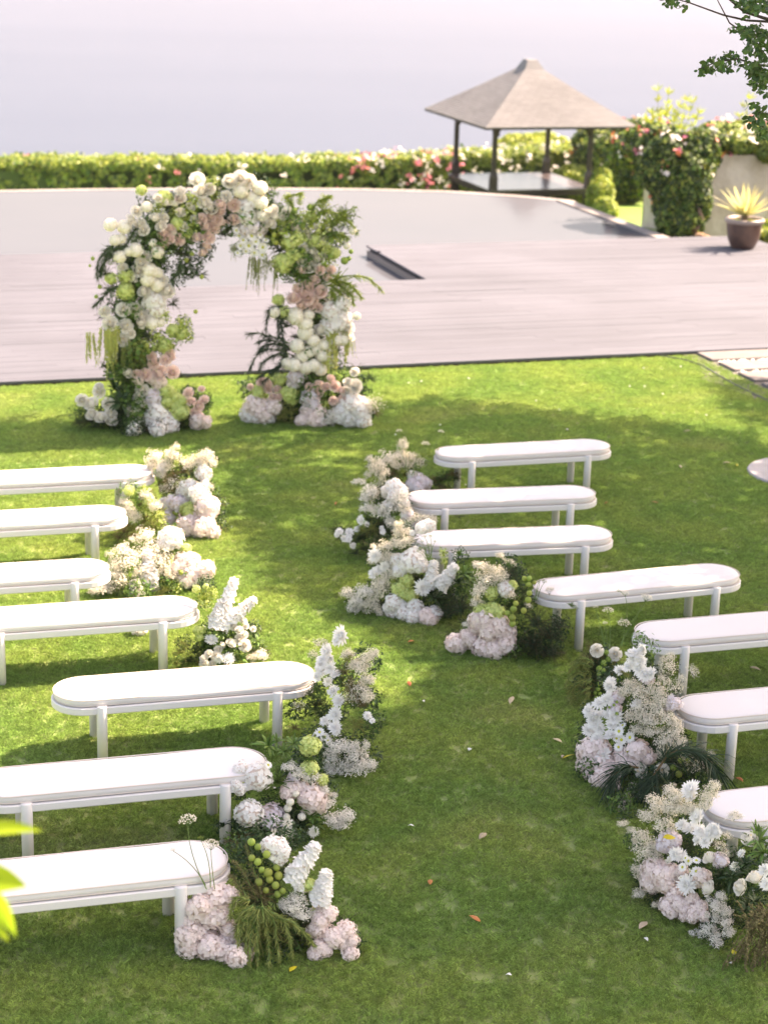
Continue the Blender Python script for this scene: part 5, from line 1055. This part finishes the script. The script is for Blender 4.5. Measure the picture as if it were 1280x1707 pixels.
r5a = arr(FA, 'olive feathery fern with two cream roses and tall wild carrot at the fifth right bench', (945, 1172), (1050, 1180), [(
   P_('ro', (330, 535, 112), (485, 565, 115)) + P_('gn', (390, 640, 58), (430, 608, 48), (410, 550, 44), (350, 690, 58), (380, 702, 48), (350, 737, 46), (345, 822, 40), (375, 815, 34), (340, 865, 38), (315, 895, 34), (355, 905, 38), (325, 938, 38)) + P_('fo', (200, 700, 220, 190), (150, 850, 210, 200), (150, 950, 170, 120), (230, 800, 200, 170), (110, 900, 120)) + P_('fb', (300, 520, 220, 150), (240, 900, 200, 150), (480, 620, 200, 150), (260, 620, 180), (360, 590, 150)) + P_('fn', (300, 800, 200, 220), (240, 950, 200, 110), (400, 720, 180), (280, 700, 150))
   + P_('lb', (320, 860, 170), (380, 800, 160), (300, 640, 150), (440, 680, 150)) + [('qa', 437, 510, 425, 195, 88), ('qa', 430, 500, 400, 300, 40), ('qa', 520, 500, 752, 85, 96), ('qa', 540, 500, 560, 305, 100), ('qa', 585, 260, 570, 50, 66), ('ql', 560, 60, 512, 25, 30), ('qa', 400, 500, 320, 165, 40)], *K)], 66, 16, .095, ('fo', 'fn', 'lb'))
H1, H2 = ((930, 980), 5.12), ((950, 1150), 4.923)
arr(FA, 'large bank of white chrysanthemums and dense cream baby\'s breath, right of the aisle', (972, 1290), (1190, 1345), [(
   P_('gs', (940, 680, 170, 200), (1000, 850, 160, 180), (950, 590, 100, 120), (1150, 710, 150, 90), (1050, 780, 100), (900, 620, 110)) + P_('fn', (960, 700, 190, 220), (1000, 880, 150, 180), (900, 760, 150)) + P_('mu', (660, 560, 140), (720, 520, 110), (640, 600, 110), (690, 680, 140), (740, 740, 140), (790, 730, 120), (600, 670, 110), (520, 700, 100), (440, 840, 130), (450, 800, 100), (700, 620, 120), (620, 560, 90), (675, 990, 110)) + P_('hl', (990, 980, 120), (960, 1000, 100), (500, 930, 110), (480, 1030, 110), (760, 770, 100))
   + P_('gy', (620, 820, 120, 100), (580, 880, 150, 120), (700, 900, 190, 150), (830, 880, 160, 150), (700, 1020, 200, 160), (850, 1030, 180, 150), (650, 1110, 170, 140), (800, 1130, 210, 150), (950, 1130, 170, 140), (900, 780, 120, 90), (1000, 1160, 100), (880, 960, 130)) + P_('fo', (560, 740, 130, 130)) + P_('gn', (475, 1000, 26), (500, 975, 26), (435, 1020, 24), (500, 1075, 34)), *H1), (
   P_('mu', (150, 170, 120), (210, 200, 130), (200, 270, 140), (150, 330, 120), (240, 110, 120), (300, 80, 120), (360, 230, 150), (340, 285, 100), (330, 370, 120), (220, 400, 120), (180, 240, 110), (270, 530, 150), (250, 590, 120), (240, 320, 110), (280, 200, 110)) + P_('da', (400, 340, 90), (420, 410, 90), (490, 390, 100), (395, 470, 80), (470, 505, 80), (500, 425, 66), (430, 290, 66), (380, 400, 70))
   + P_('hy', (170, 500, 200), (240, 480, 170), (130, 520, 110), (560, 500, 180), (610, 540, 150), (640, 565, 100), (450, 580, 130), (520, 590, 120), (410, 530, 120), (200, 640, 200), (125, 690, 140), (250, 720, 200), (330, 680, 150), (280, 800, 160), (210, 790, 110), (350, 620, 150), (370, 830, 80), (340, 770, 110), (150, 740, 90)) + P_('gy', (850, 330, 180, 130), (780, 420, 150, 150), (680, 350, 170, 100), (900, 430, 130, 120), (780, 500, 110, 90), (560, 330, 130, 110), (620, 260, 150)) + P_('gs', (1010, 620, 200, 180), (940, 560, 130), (1150, 530, 90, 80), (750, 540, 110))
   + P_('ro', (580, 665, 118), (750, 660, 118)) + P_('gb', (905, 580, 60), (965, 582, 60), (845, 637, 64), (890, 692, 72)) + [('st', 410, 1020, 515, 770, 90)] + P_('mu', (545, 910, 110)) + P_('fn', (700, 430, 190, 200), (560, 640, 170)) + P_('pn', (1020, 560, 260, 230), (850, 600, 260, 220), (1100, 640, 210, 270), (450, 700, 240, 200), (740, 800, 200, 220)) + P_('ld', (480, 260, 200), (660, 500, 170)) + P_('lb', (650, 780, 280), (800, 760, 250), (470, 1050, 240, 100), (560, 820, 230), (700, 480, 190), (930, 720, 250), (500, 950, 190), (400, 690, 160), (1060, 720, 200)) + P_('lg', (560, 780, 150), (460, 1070, 170, 90)), *H2)], 70, 40, .10)
K = ((220, 1220), 3.048)
for q in ([(640, 890), (590, 930), (550, 1020), (535, 1120)], [(640, 890), (600, 960), (580, 1060), (585, 1180)], [(650, 890), (640, 980), (635, 1080), (640, 1190)], [(660, 890), (680, 980), (695, 1090), (700, 1235)], [(665, 890), (720, 960), (735, 1060), (750, 1160)], [(650, 900), (610, 1000), (600, 1100), (600, 1220)], [(680, 900), (760, 950), (800, 1040), (815, 1130)], [(700, 940), (800, 960), (880, 1020), (930, 1090)], [(600, 860), (540, 840), (510, 880), (500, 940)], [(620, 880), (560, 920), (540, 980), (530, 1040)]):
    arc_frond(lfa, *K, q, MT['ol'], .055, 260, .0028, lab='olive green drooping fern frond', off=.10)
for q in ([(640, 860), (600, 780), (560, 700), (520, 660)], [(660, 860), (640, 760), (600, 660), (580, 570)], [(600, 860), (560, 800), (520, 740), (500, 730)]):
    arc_frond(lfa, *K, q, MT['br'], .05, 220, .0024, lab='brown feathery fern frond', off=.04)
K = ((930, 980), 5.12)
for q in ([(280, 680), (200, 640), (130, 660), (90, 720)], [(280, 720), (180, 720), (100, 760), (60, 840)], [(290, 780), (200, 800), (120, 850), (80, 930)], [(290, 840), (200, 880), (130, 930), (110, 990)], [(280, 880), (230, 940), (190, 990), (180, 1020)], [(300, 640), (230, 600), (170, 600), (120, 640)]):
    arc_frond(r5a, *K, q, MT['ol'], .055, 220, .0028, lab='olive green drooping fern frond', off=.08)
# long arching pine fronds on that bank
def pine_arc(a, pts, L=.22, n=150):
    P = [a.hit(x, y, .10) for x, y in pts]; mb = MB(); Q = [p-a.o for p in P]; tube(mb, Q, np.linspace(.008, .004, len(Q)), 5, 1)
    for i in range(n):
        f = rng.random()*(len(Q)-1); k = min(int(f), len(Q)-2); p = Q[k].lerp(Q[k+1], f-k); tg = (Q[k+1]-Q[k]).normalized()
        d = (tg*.8+Vector(rng.normal(size=3))*.35).normalized(); l_ = L*rng.uniform(.6, 1.1); pts_ = [np.array(p)+np.array(d)*l_*g-np.array([0, 0, l_*.55*g*g]) for g in (0, .35, .7, 1)]
        s = frame(np.array(d))[0]; strip(mb, pts_, [.0026, .0032, .0026, .0006], s, 0, 0)
    link('pine_frond', mb.mesh('pine_frond', [MT['pn'], MT['stemb']]), a.root, label='arched pine frond with long drooping needles')
bank = [o for o in S.objects if o.name.startswith('floral_arrangement')][-1]
class _A: pass
ab = Arr('pine_spray_bundle', 'arched dark pine fronds leaning over the roses below the sixth right bench', 'pine branch', None, (1010, 1330), (1200, 1345), radians(72))
c2 = lambda L_: [(950+x/4.923, 1150+y/4.923) for x, y in L_]
pine_arc(ab, c2([(740, 620), (790, 540), (880, 500), (990, 490), (1090, 530), (1160, 600), (1190, 660)]), .24, 220)
pine_arc(ab, c2([(560, 640), (480, 628), (410, 650), (365, 700), (360, 760)]), .2, 150)
pine_arc(ab, c2([(800, 800), (780, 740), (740, 730), (710, 790)]), .2, 110)
pine_arc(ab, c2([(740, 620), (700, 680), (640, 740)]), .2, 70)
J1, J2 = ((1020, 1280), 4.923), ((1080, 1420), 6.4)
last = arr(FA, 'nearest right arrangement with five cream roses and pink hydrangeas at the frame edge', (1050, 1500), (1290, 1640), [(
   P_('mu', (640, 180, 180), (650, 240, 120), (700, 405, 160), (680, 380, 120), (640, 500, 150), (720, 520, 140), (800, 540, 150), (860, 540, 100), (850, 495, 90), (700, 590, 110), (760, 610, 110), (570, 465, 110), (820, 480, 80), (610, 960, 180), (520, 710, 130), (560, 720, 120), (475, 755, 100), (1060, 700, 80), (1250, 840, 130), (1265, 950, 120)) + P_('mc', (1010, 810, 95)) + P_('da', (625, 765, 80), (690, 760, 80), (575, 815, 80), (690, 850, 100), (565, 900, 60), (600, 740, 66), (640, 850, 60))
   + P_('hl', (470, 600, 170), (420, 640, 110), (520, 590, 100), (890, 760, 120)) + P_('hy', (340, 850, 190), (300, 930, 140), (420, 900, 190), (480, 870, 150), (330, 960, 130), (450, 960, 150), (560, 850, 110), (740, 890, 130), (700, 930, 110), (380, 800, 110))
   + P_('gy', (480, 200, 150, 100), (540, 240, 170, 120), (350, 290, 160, 120), (420, 350, 200, 160), (500, 330, 160, 130), (300, 400, 160, 120), (560, 330, 160, 120), (430, 470, 170, 130), (840, 150, 120, 90), (800, 230, 150, 130), (760, 300, 110), (1000, 400, 170, 60), (240, 570, 150, 120), (260, 680, 180, 140), (350, 650, 160, 130), (90, 460, 90, 60), (150, 510, 80, 50), (200, 840, 100, 90), (230, 900, 110, 110), (220, 1030, 150, 70), (330, 730, 150, 90), (650, 330, 110), (180, 600, 60)) + P_('gs', (880, 640, 120), (930, 700, 90), (940, 560, 110, 110))
   + P_('ro', (800, 740, 125), (1130, 590, 145), (1172, 905, 148), (1050, 980, 138), (790, 990, 138)) + P_('lf', (1200, 600, 330), (1240, 700, 280), (1180, 520, 230)) + P_('ld', (1100, 800, 260), (900, 880, 250), (980, 900, 250), (1060, 840, 220)) + P_('lb', (950, 860, 300), (860, 930, 220), (1040, 900, 280), (700, 700, 200), (620, 610, 200), (400, 560, 150), (1180, 800, 240), (1000, 760, 220), (1200, 1000, 240)) + P_('fn', (640, 640, 200, 160), (860, 640, 180, 200)), *J1), (
   P_('hy', (270, 500, 170), (200, 560, 150), (250, 620, 180), (330, 560, 170), (400, 620, 170), (480, 500, 130), (500, 640, 180), (560, 600, 140), (470, 700, 120), (430, 540, 130), (600, 690, 110), (380, 690, 100), (540, 560, 100), (300, 440, 130)) + P_('gw', (680, 540, 150, 110), (780, 480, 130, 90), (750, 600, 160, 120), (830, 650, 130, 130), (680, 700, 150, 110), (820, 740, 150, 110), (640, 830, 170, 120), (520, 880, 150, 90), (700, 900, 190, 150), (850, 860, 150, 130), (720, 970, 170, 90)) + P_('gy', (80, 570, 80, 90))
   + P_('ld', (1050, 580, 330), (1140, 540, 280), (1020, 640, 260)) + P_('lb', (1000, 680, 300), (900, 480, 250), (1150, 600, 320), (880, 620, 200), (760, 720, 200)) + P_('fn', (1000, 760, 260, 180)), *J2)], 68, 30, .085)
# fan of brown seed strands trailing to the ground
mb = MB(); top = last.hit(1080+1220/6.4, 1420+640/6.4, .05)
for i in range(46):
    ex, ey = 1080+rng.uniform(780, 1500)/6.4, 1420+rng.uniform(1080, 1290)/6.4; e = at(ex, min(ey, 1625), .012); s0 = top+Vector((rng.normal()*.07, rng.normal()*.05, rng.normal()*.03)); c = (s0+e)/2+Vector((0, -.02, .10))
    P = [(s0*(1-f)**2+c*2*f*(1-f)+e*f*f)-last.o for f in np.linspace(0, 1, 12)]; tube(mb, P, .0025, 3, 0, False)
    for j in range(46):
        f = rng.random()*11; k = min(int(f), 10); q = P[k].lerp(P[k+1], f-k); s = rng.uniform(.004, .008); mb.add(np.array(q)+rng.normal(size=3)*.004+OCT*s, OCTF, 0)
link('seed_strands', mb.mesh('seed_strands', [MT['br']]), last.root, label='trailing brown seed strands')
# fallen yellow leaves resting on the flowers
def fallen(p, mat, L=.06, W=.022, rz=None, label='', cat='fallen leaf', group=None, up=.0, name='fallen_leaf'):
    mb = MB(); P = [np.array([L*(f-.5), 0, .012*sin(pi*f)+.003]) for f in (0, .25, .5, .75, 1)]; strip(mb, P, [.002, W*.45, W*.5, W*.35, .001], (0, 1, 0), 0, .25)
    o = link(name, mb.mesh(name, [mat]), None, p+Vector((0, 0, up)), (rng.uniform(-.2, .2), rng.uniform(-.2, .2), rng.uniform(0, 6) if rz is None else rz), label=label, category=cat)
    if group: o['group'] = group
fallen(last.hit(1115, 1397, .10), MT['ylf'], .08, .05, 0, 'yellow leaf lying on the lilac hydrangea of the nearest right arrangement')
fallen(last.hit(1222, 1587, .06), MT['ylf'], .075, .03, 1.2, 'yellow leaf caught in the brown trailing strands')
LV = [(852, 1168, 'dry', .11, .04, 'pale dry curled leaf on the aisle below the dark pine foliage'), (929, 1235, 'dry', .09, .03, 'small grey dry leaf near the white bank of flowers'), (947, 1262, 'ylf', .09, .025, 'narrow yellow leaf left of the blush hydrangeas'), (804, 1394, 'dry', .09, .04, 'pale dry leaf in the middle of the aisle'),
 (717, 1471, 'ora', .06, .03, 'reddish dry leaf on the shaded aisle grass'), (791, 1532, 'ora', .08, .035, 'orange leaf fallen on the lower aisle'), (1071, 1543, 'dry', .10, .04, 'cream fallen petal curl left of the nearest right arrangement'), (489, 1616, 'ylf', .07, .035, 'yellow leaf in front of the nearest left arrangement'),
 (682, 1140, 'ora', .07, .03, 'orange leaf in the sunlit part of the aisle'), (685, 1070, 'ora', .07, .03, 'small orange leaf near the lowest white hydrangea'), (1227, 776, 'ylf', .08, .03, 'yellow leaf beside the round stepping stone'), (1133, 778, 'dry', .1, .03, 'pale dry leaf on the grass beyond the right benches'), (1145, 719, 'dry', .1, .03, 'pale leaf on the grass at the sun edge'),
 (1210, 772, 'dry', .1, .03, 'grey leaf lying near the round stepping stone'), (1090, 838, 'ora', .08, .03, 'dark leaf on the grass right of the benches'), (937, 1262, 'dry', .05, .02, 'tiny pale fleck of leaf by the flower bank'), (1258, 1115, 'dry', .09, .03, 'dry leaf on the shaded grass between right benches'), (1232, 1300, 'ora', .08, .03, 'brown leaf on grass behind the nearest right bench'), (1010, 839, 'ora', .06, .02, 'orange fleck beside the second right bench'), (560, 840, 'ora', .07, .02, 'dark dry leaf at the aisle edge by the trailing fern')]
for x, y, m_, L_, W_, lab in LV: fallen(at(x, y, .025), MT[m_], L_, W_, None, lab)
for i in range(28):
    x, y = rng.uniform(420, 1270), rng.uniform(610, 1690)
    if i < 14: x, y = rng.uniform(600, 1240), rng.uniform(610, 740)
    q = at(x, y, .026)
    fallen(q, MT['hw'], rng.uniform(.018, .04), rng.uniform(.015, .03), None, 'small white petal fallen on the lawn grass', 'petal', 'white petals scattered on the lawn', 0, 'fallen_petal')

# ================================================================== GARDEN TREE (its crown shades the lawn)
def inpoly(x, y, P):
    c = False; j = len(P)-1
    for i in range(len(P)):
        if (P[i][1] > y) != (P[j][1] > y) and x < (P[j][0]-P[i][0])*(y-P[i][1])/(P[j][1]-P[i][1])+P[i][0]: c = not c
        j = i
    return c
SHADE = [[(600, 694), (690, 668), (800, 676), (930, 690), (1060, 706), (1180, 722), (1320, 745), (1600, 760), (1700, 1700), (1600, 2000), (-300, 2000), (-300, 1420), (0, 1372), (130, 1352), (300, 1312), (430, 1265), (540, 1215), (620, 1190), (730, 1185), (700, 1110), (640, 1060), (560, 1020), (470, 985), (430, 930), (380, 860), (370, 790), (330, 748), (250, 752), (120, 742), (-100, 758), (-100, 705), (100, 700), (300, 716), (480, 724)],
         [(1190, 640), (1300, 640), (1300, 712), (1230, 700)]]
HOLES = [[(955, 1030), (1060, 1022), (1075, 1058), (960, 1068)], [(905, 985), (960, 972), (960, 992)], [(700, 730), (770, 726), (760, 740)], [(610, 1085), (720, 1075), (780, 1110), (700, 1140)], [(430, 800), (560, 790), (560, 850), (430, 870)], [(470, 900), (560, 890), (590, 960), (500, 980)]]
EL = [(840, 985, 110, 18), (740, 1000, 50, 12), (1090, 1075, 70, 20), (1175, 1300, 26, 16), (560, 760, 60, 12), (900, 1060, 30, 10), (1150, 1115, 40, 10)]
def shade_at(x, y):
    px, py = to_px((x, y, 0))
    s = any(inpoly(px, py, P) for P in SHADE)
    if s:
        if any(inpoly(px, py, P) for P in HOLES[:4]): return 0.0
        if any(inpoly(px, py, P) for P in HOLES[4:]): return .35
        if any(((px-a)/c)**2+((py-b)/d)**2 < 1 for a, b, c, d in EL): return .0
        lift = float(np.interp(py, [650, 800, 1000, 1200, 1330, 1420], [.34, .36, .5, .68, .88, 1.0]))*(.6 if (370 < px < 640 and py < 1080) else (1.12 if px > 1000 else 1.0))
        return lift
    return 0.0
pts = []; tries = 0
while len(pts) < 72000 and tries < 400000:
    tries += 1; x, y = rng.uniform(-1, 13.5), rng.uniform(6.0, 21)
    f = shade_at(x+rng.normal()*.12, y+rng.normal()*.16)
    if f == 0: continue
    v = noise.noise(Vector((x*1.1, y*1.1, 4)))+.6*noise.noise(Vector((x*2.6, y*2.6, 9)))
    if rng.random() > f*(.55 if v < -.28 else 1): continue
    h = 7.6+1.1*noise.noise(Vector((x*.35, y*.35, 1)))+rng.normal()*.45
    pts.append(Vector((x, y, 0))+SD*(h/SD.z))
pts = np.array(pts); nr = np.tile([0, 0, 1.], (len(pts), 1))
tr = link('garden_tree', None, None, (11.6, 13.2, 0), label='broad shade tree at the right of the lawn, leafy twigs hanging into view', category='tree')
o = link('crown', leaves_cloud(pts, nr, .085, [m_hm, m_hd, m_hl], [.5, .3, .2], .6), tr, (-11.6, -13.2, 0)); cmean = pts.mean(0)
mb = MB(); tube(mb, [(0, 0, -.1), (.1, 0, 1.2), (.0, .15, 2.6), (.25, .2, 4)], [.30, .24, .21, .17], 10); link('trunk', mb.mesh('trunk', [m_br], True), tr)
for i in range(12):
    q = Vector(pts[rng.integers(len(pts))])-Vector((11.6, 13.2, 0)); s0 = Vector((.25, .2, 3.8)); m1 = s0.lerp(q, .5)+Vector((0, 0, .6)); mb = MB()
    tube(mb, [s0, s0.lerp(m1, .5)+Vector((0, 0, .3)), m1, m1.lerp(q, .6), q], [.12, .09, .06, .035, .012], 7); link('limb', mb.mesh('limb', [m_br], True), tr)
YB = 10.6; to = Vector(tr.location)
m_twig = simple('twig_bark', (.07, .055, .05), .8, .1); m_tl = simple('tree_leaf', (.055, .115, .03), .4, .4, .4, .02, .35)
def twig(px, clusters, r=.006, n=9, sp=14):
    mb = MB(); P = [aty(x, y, YB+.15*sin(i))-to for i, (x, y) in enumerate(px)]; tube(mb, P, np.linspace(r*1.6, r*.5, len(P)), 5)
    br = link('branch', mb.mesh('branch', [m_twig]), tr)
    for (x, y, rx, ry, k) in clusters:
        mb = MB()
        for i in range(k):
            a = rng.uniform(0, 6.3); q = sqrt(rng.random()); c = aty(x+rx*q*cos(a), y+ry*q*sin(a), YB+rng.normal()*.16)-to; d = rng.normal(size=3)*[1, .8, .7]; d[2] -= .4; d /= np.linalg.norm(d); L_ = rng.uniform(.024, .046)
            s = frame(d)[0]; c = np.array(c); strip(mb, [c, c+d*L_*.35, c+d*L_*.75, c+d*L_], [.002, L_*.34, L_*.28, .001], s, 0, .2)
        link('leaves', mb.mesh('leaves', [m_tl]), br)
twig([(1330, 45), (1280, 36), (1244, 34), (1205, 25), (1150, 5), (1125, -2)], [(1122, 3, 16, 7, 26), (1143, 8, 9, 8, 12), (1110, 6, 7, 4, 6)])
twig([(1340, 40), (1280, 32), (1240, 20), (1212, -3)], [(1262, 8, 28, 12, 150), (1240, 3, 18, 6, 40), (1245, 25, 8, 6, 8)], .009)
twig([(1340, 70), (1270, 62), (1243, 58), (1215, 38), (1195, 0)], [(1226, 46, 14, 6, 22), (1258, 52, 22, 14, 110), (1262, 75, 20, 18, 150)])
twig([(1340, 120), (1285, 110), (1258, 108), (1230, 98), (1195, 103), (1165, 115)], [(1192, 108, 20, 12, 70), (1172, 118, 12, 9, 26), (1218, 92, 13, 9, 34), (1234, 103, 12, 10, 22), (1262, 115, 20, 16, 120), (1212, 115, 8, 9, 10)])
twig([(1345, 150), (1290, 140), (1262, 132)], [(1266, 133, 18, 16, 90), (1254, 140, 7, 6, 8), (1276, 150, 9, 8, 18)])
twig([(1345, 190), (1285, 190), (1262, 188), (1246, 200)], [(1256, 176, 12, 6, 18), (1268, 200, 18, 20, 110), (1252, 200, 10, 10, 18), (1272, 222, 12, 8, 40)])

# foreground sapling under the balcony, blurred leaves at the left edge
fs = at(-140, 1560); d0 = ray(20, 1440); c0 = CAM+d0*4.4
fp = link('foreground_sapling', None, None, (c0.x-.75, c0.y, 0), label='blurred lime leaves of a sapling poking in at the lower left edge', category='sapling'); fo_ = Vector(fp.location)
m_fg = simple('young_leaf', (.30, .42, .03), .4, .35, .12, .01, .5)
mb = MB(); tube(mb, [(0, 0, 0), (.02, .05, 1.5), (.1, .02, 2.6), (.25, 0, c0.z+.1)], [.03, .025, .018, .008], 7); link('trunk', mb.mesh('trunk', [m_br]), fp)
def pxat(px, py, D): return CAM+ray(px, py)*D-fo_
for (a, b, wd) in [((-60, 1388), (72, 1385), .032), ((-70, 1462), (46, 1478), .07), ((-30, 1470), (28, 1562), .045), ((-40, 1520), (16, 1570), .035), ((-80, 1400), (-10, 1440), .05)]:
    A_, B_ = pxat(*a, 4.35), pxat(*b, 4.45); mb = MB(); P = [A_.lerp(B_, f)+Vector((0, 0, .012*sin(pi*f))) for f in np.linspace(0, 1, 7)]; side = np.array((B_-A_).normalized().cross(-F)); strip(mb, [np.array(p) for p in P], [wd*.6*k for k in (.15, .6, .95, 1, .8, .45, .02)], side, 0, .25)
    link('leaf', mb.mesh('leaf', [m_fg], True), fp)
    mb = MB(); tube(mb, [Vector((.25, 0, c0.z+.05)), A_], .003, 4); link('twig', mb.mesh('twig', [MT['stem']]), fp)
